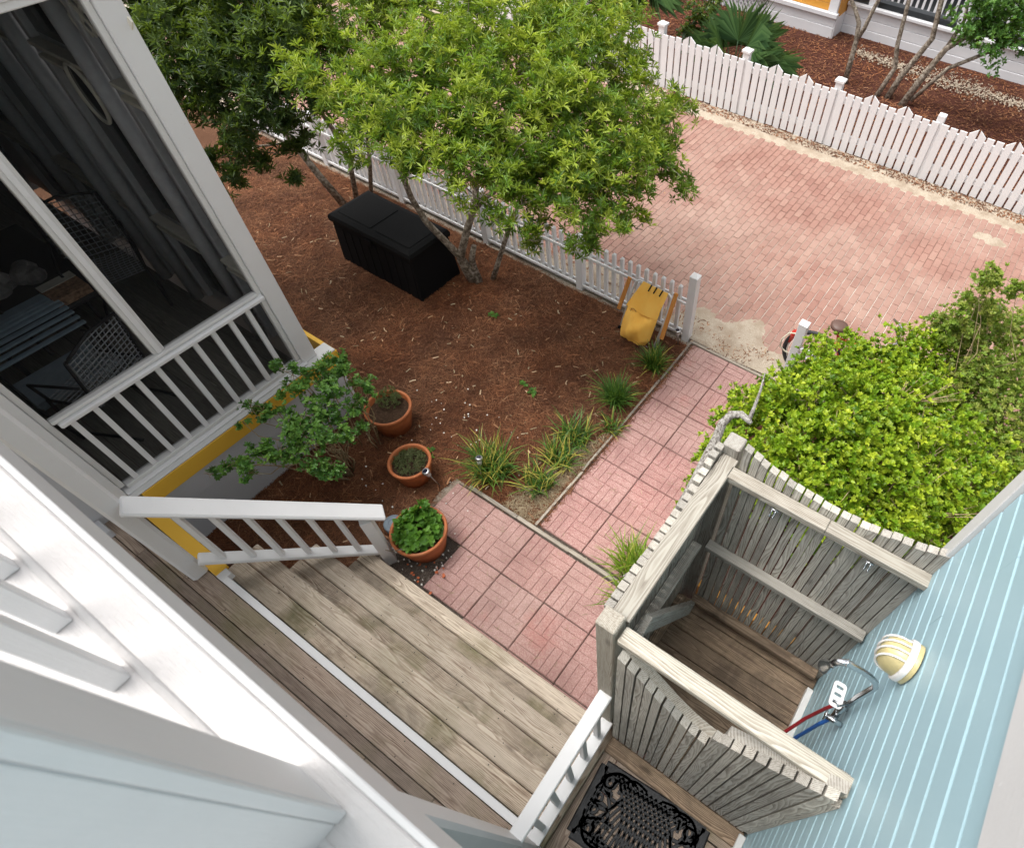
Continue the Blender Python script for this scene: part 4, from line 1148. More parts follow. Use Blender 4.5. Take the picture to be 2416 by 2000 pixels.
# ------------------------------------------------------------------ plants
CROWN_A = [ (-5.49, 3.49, 2.45, 0.34), (-5.33, 3.88, 2.57, 0.34), (-4.74, 3.97, 2.75, 0.34), (-4.13, 3.96, 2.84, 0.34), (-3.84, 4.30, 2.84, 0.34), (-3.59, 4.64, 2.77, 0.34), (-3.70, 5.31, 2.63, 0.34), (-5.26, 4.14, 2.91, 0.34), (-4.83, 4.63, 2.88, 0.34), (-4.24, 5.09, 2.90, 0.34), (-4.70, 2.99, 2.47, 0.34), (-4.37, 3.20, 2.64, 0.34), (-4.00, 3.40, 2.74, 0.34), (-3.65, 3.60, 2.77, 0.34), (-3.33, 3.82, 2.75, 0.34), (-3.15, 4.23, 2.73, 0.34), (-3.16, 4.73, 2.66, 0.34), (-4.25, 2.73, 2.38, 0.22), (-3.96, 2.89, 2.51, 0.34), (-3.61, 3.10, 2.59, 0.34), (-3.29, 3.30, 2.61, 0.34), (-3.01, 3.55, 2.60, 0.34), (-2.76, 3.80, 2.55, 0.34), (-2.65, 4.23, 2.52, 0.28), (-2.44, 4.35, 2.36, 0.26), (-3.69, 2.70, 2.35, 0.22), (-3.32, 2.91, 2.42, 0.26), (-3.04, 3.10, 2.43, 0.34), (-2.74, 3.33, 2.39, 0.34), (-2.51, 3.66, 2.36, 0.34), (-2.32, 4.00, 2.27, 0.26), (-2.20, 4.13, 2.14, 0.16), (-3.11, 2.82, 2.27, 0.18), (-2.83, 2.97, 2.23, 0.24), (-2.58, 3.21, 2.21, 0.28), (-2.36, 3.51, 2.17, 0.26), (-2.19, 3.57, 1.98, 0.14), (-2.68, 2.90, 2.04, 0.14), (-2.40, 3.22, 2.02, 0.18), (-2.58, 4.79, 2.36, 0.16) ]
CROWN_B = [ (-6.84, 3.05, 2.78, 0.38), (-6.31, 3.28, 2.83, 0.38), (-5.92, 3.66, 2.82, 0.38), (-6.41, 2.96, 2.64, 0.38), (-6.03, 3.13, 2.62, 0.38), (-5.74, 3.29, 2.55, 0.38), (-6.45, 2.74, 2.43, 0.38), (-6.07, 2.86, 2.39, 0.38), (-5.76, 3.02, 2.32, 0.38), (-5.58, 3.26, 2.39, 0.38), (-6.24, 2.68, 2.24, 0.38), (-5.92, 2.77, 2.12, 0.28), (-5.69, 2.97, 2.18, 0.26), (-5.44, 3.22, 2.16, 0.24), (-6.14, 2.62, 2.03, 0.24), (-5.89, 2.69, 1.85, 0.20), (-6.06, 2.58, 1.60, 0.18), (-5.74, 2.75, 1.59, 0.16), (-6.19, 2.53, 1.66, 0.16), (-5.56, 2.90, 1.71, 0.14), (-5.48, 3.01, 1.85, 0.20), (-6.87, 2.86, 2.63, 0.38), (-6.85, 2.66, 2.39, 0.38) ]
HEDGE = [ (-0.80, 3.40, 0.98, 0.17), (-0.62, 3.62, 1.08, 0.17), (-0.44, 3.79, 1.35, 0.25), (-0.18, 3.92, 1.40, 0.25), (0.08, 4.11, 1.40, 0.25), (0.29, 4.37, 1.30, 0.22), (-0.82, 3.06, 1.05, 0.20), (-0.58, 3.15, 1.30, 0.25), (-0.34, 3.27, 1.40, 0.25), (-0.10, 3.35, 1.50, 0.25), (0.13, 3.55, 1.50, 0.25), (0.34, 3.85, 1.40, 0.25), (-0.81, 2.79, 0.95, 0.16), (-0.51, 2.75, 1.20, 0.25), (-0.30, 2.82, 1.35, 0.25), (-0.08, 2.89, 1.50, 0.25), (0.16, 3.10, 1.50, 0.25), (0.38, 3.30, 1.50, 0.25), (0.64, 3.66, 1.30, 0.25), (-0.27, 2.59, 1.15, 0.25), (-0.04, 2.60, 1.35, 0.25), (0.18, 2.68, 1.45, 0.25), (0.41, 2.88, 1.45, 0.25), (0.65, 3.20, 1.30, 0.25), (0.93, 3.38, 1.20, 0.25), (0.15, 2.54, 1.15, 0.25), (0.38, 2.59, 1.25, 0.25), (0.60, 2.75, 1.25, 0.25), (0.84, 3.01, 1.15, 0.25), (0.63, 2.68, 1.00, 0.25), (0.84, 2.82, 1.00, 0.25), (-0.87, 2.66, 0.75, 0.12), (-0.24, 3.88, 1.30, 0.25), (0.99, 3.83, 1.10, 0.25) ]
OLIVE = [ (-0.25, 4.40, 0.85, 0.13), (0.12, 4.55, 1.0, 0.15), (0.36, 4.60, 1.40, 0.24), (0.58, 4.83, 1.40, 0.24), (0.58, 4.47, 1.30, 0.24), (0.83, 4.59, 1.30, 0.24), (0.84, 4.95, 1.40, 0.24), (0.86, 4.27, 1.20, 0.24), (1.09, 4.32, 1.20, 0.24), (0.62, 4.26, 1.20, 0.24), (1.14, 4.03, 1.10, 0.24), (1.24, 3.90, 1.10, 0.24), (0.30, 4.47, 1.75, 0.14), (0.33, 4.46, 1.95, 0.11), (0.30, 4.52, 2.10, 0.12), (0.37, 4.51, 2.10, 0.08), (0.53, 4.46, 2.10, 0.10), (0.47, 4.67, 1.70, 0.14), (0.23, 4.47, 1.60, 0.13) ]
SHRUB = [ (-3.86, 0.38, 0.95, 0.05), (-3.82, 0.47, 0.95, 0.05), (-3.79, 0.56, 0.95, 0.08), (-3.68, 0.56, 0.90, 0.07), (-3.69, 0.71, 0.95, 0.09), (-3.62, 0.80, 0.95, 0.09), (-3.55, 0.86, 0.85, 0.09), (-3.44, 0.92, 0.75, 0.09), (-3.34, 0.98, 0.70, 0.08), (-4.06, 0.93, 1.05, 0.07), (-4.01, 0.81, 1.00, 0.04), (-3.95, 0.96, 1.05, 0.06), (-3.86, 0.97, 1.05, 0.06), (-4.05, 1.27, 1.20, 0.06), (-3.93, 1.30, 1.20, 0.07), (-3.82, 1.33, 1.20, 0.06), (-3.87, 1.62, 1.10, 0.08), (-3.73, 1.61, 1.05, 0.08), (-3.58, 1.59, 1.00, 0.09), (-3.83, 1.21, 1.10, 0.10), (-3.70, 1.35, 1.10, 0.12), (-3.65, 1.12, 1.05, 0.12), (-3.58, 1.32, 1.00, 0.12), (-3.53, 1.45, 0.90, 0.09), (-3.52, 1.04, 0.95, 0.12), (-3.64, 0.97, 1.00, 0.11), (-3.48, 1.21, 0.85, 0.10), (-3.44, 1.34, 0.80, 0.06), (-3.77, 1.47, 1.15, 0.10), (-3.50, 1.59, 0.95, 0.05) ]
FARCROWN = [ (-1.46, 11.60, 1.53, .28), (-1.20, 11.60, 1.64, .28), (-0.96, 11.60, 1.75, .28), (-1.25, 11.60, 1.36, .28), (-0.97, 11.60, 1.42, .28), (-0.69, 11.60, 1.38, .28), (-1.03, 11.60, 1.18, .28), (-0.78, 11.60, 1.19, .28), (-1.40, 11.60, 1.41, .28) ]
def unit(v): return v / (np.linalg.norm(v, axis=-1, keepdims=True) + 1e-9)
def limb(p0, p1, wob=.12, n=6):
    p0, p1 = np.array(p0, float), np.array(p1, float); out = []
    L = np.linalg.norm(p1 - p0)
    for i in range(n + 1):
        t = i / n; p = p0 * (1 - t) + p1 * t; p[2] += math.sin(math.pi * t) * L * .10
        if 0 < i < n: p += RNG.normal(0, wob * L * .22, 3)
        out.append(tuple(p))
    return out
def foliage(blobs, dens, upbias=.35, inner=.35, size=.15):
    """points and axes on lumpy sub-clusters that fill each blob"""
    P, A, Y = [], [], []
    for cx, cy, cz, r in blobs:
        n = max(6, int(dens * r ** 2 / .1))
        k = max(3, int(n / 11))
        d = unit(RNG.normal(0, 1, (k, 3)) + np.array([0, 0, upbias])); rad = r * RNG.uniform(inner, 1.08, (k, 1))
        sub = np.array([cx, cy, cz]) + d * rad
        idx = RNG.integers(0, k, n)
        off = RNG.normal(0, 1, (n, 3)) * min(size, r * .45) * .5
        p = sub[idx] + off
        out = unit(p - np.array([cx, cy, cz - r * .4]))
        a = unit(out * .8 + np.array([0, 0, .55]) + RNG.normal(0, .35, (n, 3)))
        h = np.clip((p[:, 2] - cz) / r * .5 + .5, 0, 1)
        cy_ = RNG.random(k)[idx]
        y = np.clip((RNG.random(n) < .1 + .45 * h + .35 * cy_) * RNG.uniform(.2, .9, n) * (.35 + .8 * cy_), 0, 1)
        P.append(p); A.append(a); Y.append(y)
    return np.concatenate(P), np.concatenate(A), np.concatenate(Y)

# --- the broad waxy-leaved tree by the storage box
t1 = thing('evergreen_tree', 'broad bright green tree with mottled stems beside the black storage box', 'tree', (-4.63, 3.95, 0))
tr = MB()
def stem(pts, r0, r1, mb=None):
    n = len(pts); (mb or tr).tube(pts, [r0 + (r1 - r0) * i / (n - 1) for i in range(n)], 9)
stem([(-4.66, 3.90, -.03), (-4.69, 3.86, .18), (-4.71, 3.83, .34), (-4.66, 3.85, .50), (-4.58, 3.9, .75), (-4.48, 3.95, 1.0), (-4.35, 3.95, 1.35)], .052, .034)
stem([(-4.58, 3.93, -.03), (-4.66, 3.88, .20), (-4.70, 3.84, .36), (-4.80, 3.75, .60), (-4.92, 3.66, .85), (-4.98, 3.60, 1.15), (-4.9, 3.5, 1.6)], .05, .026)
stem([(-4.60, 3.95, -.02), (-4.62, 3.92, .2), (-4.6, 3.9, .36), (-4.54, 3.92, .55)], .045, .03)
stem([(-4.50, 4.06, -.02), (-4.40, 4.10, .25), (-4.28, 4.12, .55), (-4.15, 4.13, .85), (-3.95, 4.1, 1.2)], .033, .02)
stem([(-4.48, 3.95, 1.0), (-4.2, 3.9, 1.3), (-3.85, 3.85, 1.6), (-3.5, 3.9, 1.85)], .032, .016)
stem([(-4.48, 3.95, 1.0), (-4.45, 4.1, 1.4), (-4.35, 4.4, 1.8), (-4.2, 4.6, 2.2)], .03, .015)
stem([(-4.35, 3.95, 1.35), (-4.2, 3.7, 1.7), (-4.0, 3.4, 2.0)], .028, .014)
hubs = [(-3.5, 3.9, 1.85), (-4.2, 4.6, 2.2), (-4.0, 3.4, 2.0), (-4.9, 3.5, 1.6), (-3.95, 4.1, 1.2), (-3.85, 3.85, 1.6)]
inner_a = []
for i, (x, y, z, r) in enumerate(CROWN_A):
    h = min(hubs, key=lambda q: (q[0] - x) ** 2 + (q[1] - y) ** 2 + (q[2] - z) ** 2)
    pts = limb(h, (x, y, z)); stem(pts, .011, .004)
    m = pts[4]; inner_a.append((m[0], m[1], m[2], r * .75))
    for q in range(3):
        e = np.array((x, y, z)) + RNG.normal(0, r * .45, 3); stem(limb((x, y, z), e, n=3), .004, .002)
tr.obj('trunk', M['bark'], t1, True)
inner_a += [(-4.6, 4.7, 2.2, .5), (-4.1, 4.9, 2.2, .5), (-3.6, 4.8, 2.0, .45), (-5.0, 4.2, 2.1, .45), (-4.3, 5.4, 2.2, .5), (-3.4, 5.2, 1.9, .4)]
inner_a = [b for b in inner_a if b[2] > 1.55]
P, A_, Y = foliage(CROWN_A, 175)
leaves('crown', P, A_, M['leaf_tree'], t1, .064, .0125, 10, (28, 82), Y)['kind'] = 'stuff'
P, A_, Y = foliage(inner_a, 38); leaves('inner_crown', P, A_, M['leaf_tree'], t1, .075, .0165, 9, (30, 80), Y * .2)['kind'] = 'stuff'

# --- the darker tree at the left
t2 = thing('evergreen_tree', 'darker dense tree at the upper left behind the screened porch corner', 'tree', (-7.0, 4.15, 0))
tr = MB()
stem([(-7.05, 4.05, -.03), (-7.2, 3.95, .4), (-7.4, 3.9, .8), (-7.5, 3.8, 1.2), (-7.3, 3.6, 1.7)], .05, .025)
stem([(-7.0, 4.2, -.03), (-7.0, 4.3, .5), (-6.95, 4.2, 1.0), (-6.7, 3.9, 1.6), (-6.3, 3.5, 2.0)], .035, .018)
stem([(-6.95, 4.4, -.03), (-6.8, 4.45, .5), (-6.7, 4.5, 1.0), (-6.6, 4.4, 1.5)], .03, .016)
stem([(-7.4, 3.9, .8), (-7.3, 3.4, 1.0), (-6.9, 3.0, 1.2), (-6.4, 2.75, 1.4)], .016, .008)
hubs = [(-7.3, 3.6, 1.7), (-6.3, 3.5, 2.0), (-6.6, 4.4, 1.5), (-6.4, 2.75, 1.4)]
inner_b = []
for x, y, z, r in CROWN_B:
    h = min(hubs, key=lambda q: (q[0] - x) ** 2 + (q[1] - y) ** 2 + (q[2] - z) ** 2)
    pts = limb(h, (x, y, z)); stem(pts, .010, .003); m = pts[4]; inner_b.append((m[0], m[1], m[2], r * .7))
tr.obj('trunk', M['bark'], t2, True)
inner_b += [(-7.2, 4.4, 2.2, .6), (-6.6, 4.6, 2.3, .55), (-7.8, 4.0, 2.2, .6), (-6.2, 4.2, 2.3, .5), (-7.4, 5.0, 2.3, .6), (-6.9, 5.2, 2.2, .5)]
P, A_, Y = foliage(CROWN_B, 150, size=.13)
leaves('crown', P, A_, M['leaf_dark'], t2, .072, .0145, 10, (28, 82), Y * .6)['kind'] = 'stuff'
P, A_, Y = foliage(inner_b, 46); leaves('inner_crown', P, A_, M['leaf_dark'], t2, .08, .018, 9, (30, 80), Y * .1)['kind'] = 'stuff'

# --- lime hedge right of the stall and the olive shrub behind it
def shrub(name, label, blobs, mat, base, dens, ln, wd, per, cone, group=None, size=.11, yf=1., twig=.005, inner=True, bare=10):
    t = thing(name, label, 'shrub', base)
    tw = MB(); bs = [np.array(base) + np.array([RNG.uniform(-.25, .25), RNG.uniform(-.3, .3), 0]) for _ in range(5)] if len(blobs) > 12 else [np.array(base)]
    for x, y, z, r in blobs:
        b = min(bs, key=lambda q: (q[0] - x) ** 2 + (q[1] - y) ** 2)
        tw.tube(limb(tuple(b + RNG.normal(0, .03, 3) * np.array([1, 1, 0])), (x, y, z), .15), [twig * 2.2, twig * 2, twig * 1.8, twig * 1.5, twig * 1.2, twig, twig * .7], 6)
        for q in range(4):
            e = np.array((x, y, z)) + unit(RNG.normal(0, 1, 3) + np.array([0, 0, .6])) * r * 1.0
            tw.tube(limb((x, y, z), e, n=3), [twig * .8, twig * .6, twig * .5, twig * .3], 5)
    if name == 'hedge_shrub':
        for (x, y, z, ax, ay) in ((.52, 3.15, 1.42, .3, .9), (.60, 2.95, 1.36, -.2, .8), (.74, 2.92, 1.26, .9, .2), (.15, 3.45, 1.55, .4, .9), (.30, 3.62, 1.50, .8, .6), (-.35, 3.15, 1.38, .1, 1.)):
            for q in range(6):
                d = unit(np.array([ax, ay, .55]) + RNG.normal(0, .28, 3)); L = RNG.uniform(.16, .34); p0 = np.array([x, y, z])
                tw.tube([tuple(p0 - d * .05), tuple(p0 + d * L * .5 + RNG.normal(0, .008, 3)), tuple(p0 + d * L)], [.0045, .0034, .0015], 5)
    tw.obj('stems', M['twig'], t, True)
    P, A_, Y = foliage(blobs, dens, size=size)
    if inner:
        low = [(x, y + .12, z - r * 1.1, r * .9) for x, y, z, r in blobs if z > .8]
        P2, A2, Y2 = foliage(low, dens * .45, size=size); P = np.concatenate([P, P2]); A_ = np.concatenate([A_, A2]); Y = np.concatenate([Y, Y2 * .1])
    leaves('foliage', P, A_, mat, t, ln, wd, per, cone, Y * yf, lift=.06, oval=True)['kind'] = 'stuff'
    return t
shrub('hedge_shrub', 'big bright lime green shrub filling the corner beyond the shower stall', HEDGE, M['leaf_hedge'], (.1, 3.2, 0), 480, .034, .018, 8, (20, 75), size=.09)
shrub('olive_shrub', 'taller olive green shrub with stray sprigs at the right edge behind the lime one', OLIVE, M['leaf_olive'], (.8, 4.4, 0), 560, .029, .014, 8, (25, 80), size=.10, yf=.5, twig=.003)
shrub('camellia_shrub', 'glossy dark green leggy shrub against the porch skirt beside the pots', [(x, y, z, r * 1.12) for x, y, z, r in SHRUB], M['leaf_glossy'], (-3.84, 1.33, 0), 620, .030, .0175, 5, (30, 88), size=.10, yf=.6, twig=.0035, inner=False)
shrub('hedge_sprig', 'small green shrub poking out left of the shower stall corner post', [(-.86, 2.42, .80, .10), (-.82, 2.3, .65, .10)], M['leaf_hedge'], (-.80, 2.3, 0), 300, .026, .017, 8, (25, 75), size=.06, inner=False)

# --- tufts of strappy grass along the path
def tuft(label, x, y, r, n, L, mat=None, w=.012, young=.06, spread=1., droop=.6, group='grass tufts along the path'):
    a = RNG.random(n) * 6.283; rr_ = np.sqrt(RNG.random(n)) * r
    t = blades('grass_tuft', np.stack([x + np.cos(a) * rr_, y + np.sin(a) * rr_, np.full(n, .01)], 1), mat or M['blade'], None, L, w, spread, droop, young)
    tag(t, label, 'grass', group); return t
tuft('dense dark green grass tuft in front of the yellow folding chair', -2.13, 3.98, .07, 260, .30)
tuft('round dark green grass tuft, second from the gate post along the path edge', -2.20, 3.35, .08, 300, .31)
tuft('thin pale grass tuft straddling the timber edge halfway up the path', -2.03, 3.03, .07, 60, .22, young=.2)
tuft('leafy grass clump with a dry straw skirt midway along the mulch edge', -2.25, 2.72, .13, 150, .30, young=.18)
tuft('straggling grass clump just above the tile corner', -2.22, 2.42, .12, 130, .30, young=.3)
tuft('grass clump leaning over the narrow mulch wedge near the timber corner', -2.22, 2.10, .12, 150, .27, young=.25)
tuft('largest grass clump with yellow tipped blades round a solar light', -2.68, 1.98, .16, 300, .38, young=.28, w=.011)
tuft('lime green grass tuft pressed against the outside of the shower slats', -1.0, 1.90, .12, 230, .36, M['blade_lime'], young=.1)
tuft('lime green grass strip lower down beside the shower stall post', -.88, 1.62, .10, 150, .30, M['blade_lime'], young=.1)
def weed(label, x, y, s):
    n = 7; p = np.stack([x + RNG.normal(0, s, n), y + RNG.normal(0, s, n), np.full(n, .035)], 1)
    o = leaves('weed', p, np.tile([[0, 0, 1.]], (n, 1)), M['leaf_mint'], None, .03, .022, 5, (50, 85)); tag(o, label, 'weed', 'weeds in the mulch')
weed('tiny green weed pair in the middle of the open mulch, right one', -2.98, 2.93, .03)
weed('tiny green weed in the middle of the open mulch, left one', -3.12, 2.98, .018)
weed('tiny green weed between the tree base and the fence', -4.05, 3.58, .02)
weed('feathery green weed between the two unplanted terracotta pots', -3.28, 1.80, .04)

# --- terracotta pots and what grows in them
def pot(label, x, y, rt, rb, h, tilt=0.):
    t = thing('terracotta_pot', label, 'flower pot', (x, y, 0), 'terracotta pots')
    Rm = Matrix.Rotation(tilt, 4, 'X')
    b = MB(); b.lathe([(.001, .003), (rb, .003), (rb + (rt - rb) * .9, h * .80), (rt - .006, h * .84), (rt + .004, h * .86), (rt + .008, h * .97), (rt + .002, h), (rt - .012, h), (rt - .02, h * .97), (rb + (rt - rb) * .6 - .01, h * .6)], 40, (x, y, .004), Rm)
    b.obj('vessel', M['terracotta'], t, True)
    b = MB(); b.lathe([(.001, h * .80), (rt * .5, h * .81), (rt - .02, h * .78)], 24, (x, y, .004), Rm); b.obj('soil', M['soil'], t, True)
    return t
pot('wide terracotta pot of sparse herbs, farthest from the steps', -3.81, 1.84, .215, .155, .30)
pot('mossy terracotta pot of dry herbs, middle one of three', -3.225, 1.53, .188, .14, .26)
pot('terracotta pot brimming with leafy green plant by the newel post', -2.62, 1.06, .228, .16, .33)
def fill(label, x, y, z, r, n, mat, ln, wd, per, cone, name='potted_plant', ys=.3, hz=.05):
    a = RNG.random(n) * 6.283; q = np.sqrt(RNG.random(n)) * r
    p = np.stack([x + np.cos(a) * q, y + np.sin(a) * q, z + RNG.uniform(0, hz, n) + .03 * np.cos(q / r * 1.5)], 1)
    ax = np.stack([np.cos(a) * q / r * .7, np.sin(a) * q / r * .7, np.ones(n)], 1) + RNG.normal(0, .25, (n, 3))
    tag(leaves(name, p, ax, mat, None, ln, wd, per, cone, RNG.random(n) * ys, lift=.04, oval=True), label, 'plant')
fill('bushy round-leaved green plant filling the nearest terracotta pot', -2.62, 1.06, .30, .175, 130, M['leaf_mint'], .052, .036, 6, (35, 85), hz=.10)
fill('upright green sprigs of the leafy plant at the far rim of the nearest pot', -2.66, 1.18, .38, .07, 26, M['leaf_mint'], .05, .03, 6, (25, 70), hz=.08)
fill('thin feathery herb in the back half of the farthest pot', -3.88, 1.92, .26, .11, 120, M['leaf_sage'], .028, .006, 7, (15, 70), ys=.9, hz=.09)
fill('greyish dry herb carpet in the middle terracotta pot', -3.24, 1.54, .215, .14, 190, M['leaf_sage'], .028, .006, 6, (25, 85), ys=.3, hz=.03)

def stake_light(label, base, head, r=.036):
    t = thing('solar_light', label, 'garden light', base, 'solar stake lights')
    base, head = Vector(base), Vector(head); d = (head - base).normalized()
    b = MB(); b.tube([tuple(base), tuple(head - d * .05)], .006, 7); b.obj('stake', M['steel'], t, True)
    R = d.to_track_quat('Z', 'Y').to_matrix().to_4x4()
    b = MB(); b.lathe([(.001, -.06), (r * .55, -.06), (r * .7, -.02), (r * .72, -.005)], 18, head, R); b.obj('lens', M['plastic_white'], t, True)
    b = MB(); b.lathe([(r * .7, -.006), (r, -.004), (r, .014), (r * .8, .022), (r * .62, .022)], 22, head, R); b.obj('cap', M['steel'], t, True)
    b = MB(); b.lathe([(.001, .021), (r * .62, .021)], 22, head, R); b.obj('solar_cell', M['solar'], t)
stake_light('steel solar stake light beside the middle terracotta pot', (-2.96, 1.575, 0), (-2.995, 1.520, .29))
stake_light('solar stake light half hidden in the largest grass clump', (-2.67, 1.82, 0), (-2.72, 1.90, .27))
stake_light('steel solar stake light between the yellow chair and the gate post', (-2.09, 4.44, 0), (-2.11, 4.42, .22))
b = MB(); b.lathe([(.001, .10), (.075, .10), (.085, .09), (.085, .02), (.06, 0)], 24, (-2.98, 1.04, 0))
b.lathe([(.035, .101), (.045, .112), (.055, .101)], 20, (-2.98, 1.04, 0))
tag(b.obj('spigot_lid', M['lid'], None, True), 'round blue-grey lid on the ground behind the nearest pot', 'lid')

# --- black storage box
bx = thing('storage_box', 'large black storage box under the tree, lid closed', 'storage box', (-5.5, 3.6, 0))
b = MB()
V = []
for (z, g) in ((0, .05), (.56, .02)):
    V += [(-6.13 - g, 3.33 - g, z), (-4.92 + g, 3.33 - g, z), (-4.92 + g, 3.86 + g, z), (-6.13 - g, 3.86 + g, z)]
b.add(V, [(0, 1, 5, 4), (1, 2, 6, 5), (2, 3, 7, 6), (3, 0, 4, 7), (0, 3, 2, 1)]); b.obj('tub', M['black'], bx)
b = MB(); V = []
for (z, g) in ((.555, .042), (.60, .045), (.635, .03), (.650, -.02)):
    V += [(-6.13 - g, 3.33 - g, z), (-4.92 + g, 3.33 - g, z), (-4.92 + g, 3.86 + g, z), (-6.13 - g, 3.86 + g, z)]
F = [(12, 13, 14, 15), (3, 2, 1, 0)]
for q in range(3):
    for k in range(4): F.append((q * 4 + k, q * 4 + (k + 1) % 4, q * 4 + 4 + (k + 1) % 4, q * 4 + 4 + k))
b.add(V, F); b.obj('lid', M['black_top'], bx)
for sx_ in (-1, 1): bbox('lid_panel', bx, (-5.525 + sx_ * .30 - .26, 3.38, .651), (-5.525 + sx_ * .30 + .26, 3.80, .657), M['black_top'], .003)
bbox('latch', bx, (-5.58, 3.262, .50), (-5.47, 3.272, .585), M['black'], .003)
for k in range(9):
    xx = -6.06 + k * .135; board('rib', bx, (xx + .03, 3.281, .04), (xx + .03, 3.306, .50), .06, .008, M['black'], up=(0, -1, .05), ch=.002)

# --- yellow folding beach chair leaning on the fence
ch = thing('folding_chair', 'yellow canvas folding beach chair leaning against the low fence', 'chair', (-2.45, 4.25, 0))
BO = Vector((-2.50, 4.225, .03)); VU = Vector((.02, .245, .60)); Lv = VU.length; VU.normalize()
US = Vector((1, -.02, 0)).normalized(); NN = US.cross(VU).normalized()
if NN.y > 0: NN = -NN
def cp(u, v, n=0.): return tuple(BO + US * u + VU * (v * Lv) + NN * n)
b = MB()
b.tube([cp(.26, -.02, .02), cp(.255, .5, .02), (cp(.24, .95, .02)), cp(.21, 1.0, .02), cp(-.17, 1.0, .02), cp(-.215, .95, .02), cp(-.235, .5, .02), cp(-.24, .1, .02)], .011, 8)
b.tube([cp(.215, -.06, .0), cp(.235, .45, -.01), cp(.235, .98, -.02)], .011, 8)
b.tube([cp(-.19, .98, -.02), cp(-.205, .45, -.01), cp(-.215, .02, .0), cp(.17, -.06, .0)], .011, 8)
b.obj('frame', M['tube_white'], ch, True)
for sg, v0, v1 in ((-1, .38, .98), (1, .24, 1.08)):
    board('arm', ch, cp(.30 * sg - .01, v0, .045), cp(.285 * sg - .005, v1, .03), .048, .02, M['armwood'], up=tuple(NN), ch=.005)
def cloth(name, ufun, v0, v1, nfun, nu=26, nv=30, mat=None, lab=None):
    V = []; F = []
    for j in range(nv + 1):
        v = v0 + (v1 - v0) * j / nv
        for i in range(nu + 1):
            s_ = i / nu; a, c = ufun(v); u = a + (c - a) * s_
            vv = v - (.0 if name != 'flap' else 0)
            V.append(cp(u, vv, nfun(s_, v)))
    for j in range(nv):
        for i in range(nu):
            a = j * (nu + 1) + i; F.append((a, a + 1, a + nu + 2, a + nu + 1))
    b = MB(); b.add(V, F); return b.obj(name, mat or M['canvas'], ch, True, lab)
def pouch_n(s, v):
    b_ = math.sin(math.pi * s) ** .55 if 0 < s < 1 else 0
    w = .018 * math.sin(s * 17 + v * 6) * math.sin(v * 5 + 1) + .014 * math.sin(s * 9 - v * 15) + .008 * math.sin(s * 31 + v * 11)
    prof = .03 + .135 * math.sin(math.pi * min(1, max(0, (v + .08) / .62))) ** .8
    return prof * b_ + w * b_ + .02
cloth('seat_pouch', lambda v: (-.225 + .06 * max(0, .15 - v), .175 - .02 * (1 - v) - .35 * max(0, .08 - v)), -.03, .62, pouch_n)
def flap_n(s, v): return .035 + .05 * (1 - v) + .05 * math.sin(math.pi * s) * (1 - v) * 1.6 + .004 * math.sin(s * 14 + v * 9)
def flap_u(v):
    t = (1 - v) / .45
    return (-.125 - .10 * t, .195 - .02 * t)
fo = cloth('flap', flap_u, .52, 1.02, flap_n)
for q in (-.02, .045, .12):
    board('tie', ch, cp(q, .92, .065), cp(q + .01, 1.03, .045), .012, .012, M['black'], up=tuple(NN), ch=0)
b = MB(); b.tube([cp(-.13, .50, .11), cp(-.12, .56, .13), cp(-.09, .58, .14), cp(-.05, .55, .14)], .005, 6); b.obj('pull_loop', M['armwood'], ch, True)
board('label_patch', ch, cp(.02, .05, .095), cp(.055, .05, .095), .03, .006, M['black'], up=tuple(NN), ch=0)
for sg in (-1, 1):
    b = MB(); c_ = cp(.25 * sg, .06 if sg < 0 else -.02, .02); b.lathe([(.001, -.016), (.018, -.012), (.018, .012), (.001, .016)], 10, c_, Matrix.Rotation(1.57, 4, 'Y')); b.obj('foot', M['black'] if sg < 0 else M['plastic_white'], ch)

# --- bicycle standing in the lane edge behind the hedge
bk = thing('bicycle', 'red bicycle mostly hidden behind the lime hedge by the lone post', 'bicycle', (-.45, 4.82, .03))
def wheel(cx):
    w = MB(); w.tube([(cx + .32 * math.cos(a * math.pi / 16), 4.80, .35 + .32 * math.sin(a * math.pi / 16)) for a in range(32)], .022, 8, closed=True); o = w.obj('wheel', M['rubber'], bk, True)
    r = MB(); r.tube([(cx + .29 * math.cos(a * math.pi / 16), 4.80, .35 + .29 * math.sin(a * math.pi / 16)) for a in range(32)], .010, 6, closed=True)
    for a in range(16): r.tube([(cx, 4.80, .35), (cx + .29 * math.cos(a * math.pi / 8), 4.80, .35 + .29 * math.sin(a * math.pi / 8))], .0015, 4)
    r.obj('rim', M['chrome'], o, True)
wheel(-.70); wheel(.32)
b = MB()
for p, q in (((-.70, 4.8, .35), (-.30, 4.8, .33)), ((-.70, 4.8, .35), (-.50, 4.8, .72)), ((-.40, 4.8, .33), (-.57, 4.8, .82)), ((-.55, 4.8, .72), (-.02, 4.8, .80)), ((-.40, 4.8, .33), (0, 4.8, .72)), ((-.03, 4.8, .90), (.32, 4.8, .35))): b.tube([p, q], .017, 8)
b.obj('frame', M['red'], bk, True)
b = MB(); b.lathe([(.001, .93), (.06, .93), (.085, .91), (.08, .885), (.03, .875)], 18, (-.57, 4.76, 0)); b.obj('saddle', mat_simple('brown_leather', (.11, .06, .045), .5), bk, True)
b = MB(); b.tube([(-.03, 4.8, .9), (-.04, 4.8, 1.02), (-.06, 4.95, 1.03), (-.16, 5.02, 1.02)], .011, 8); b.tube([(-.04, 4.8, 1.02), (-.03, 4.70, 1.03), (-.10, 4.62, 1.02)], .011, 8); b.obj('handlebar', M['chrome'], bk, True)
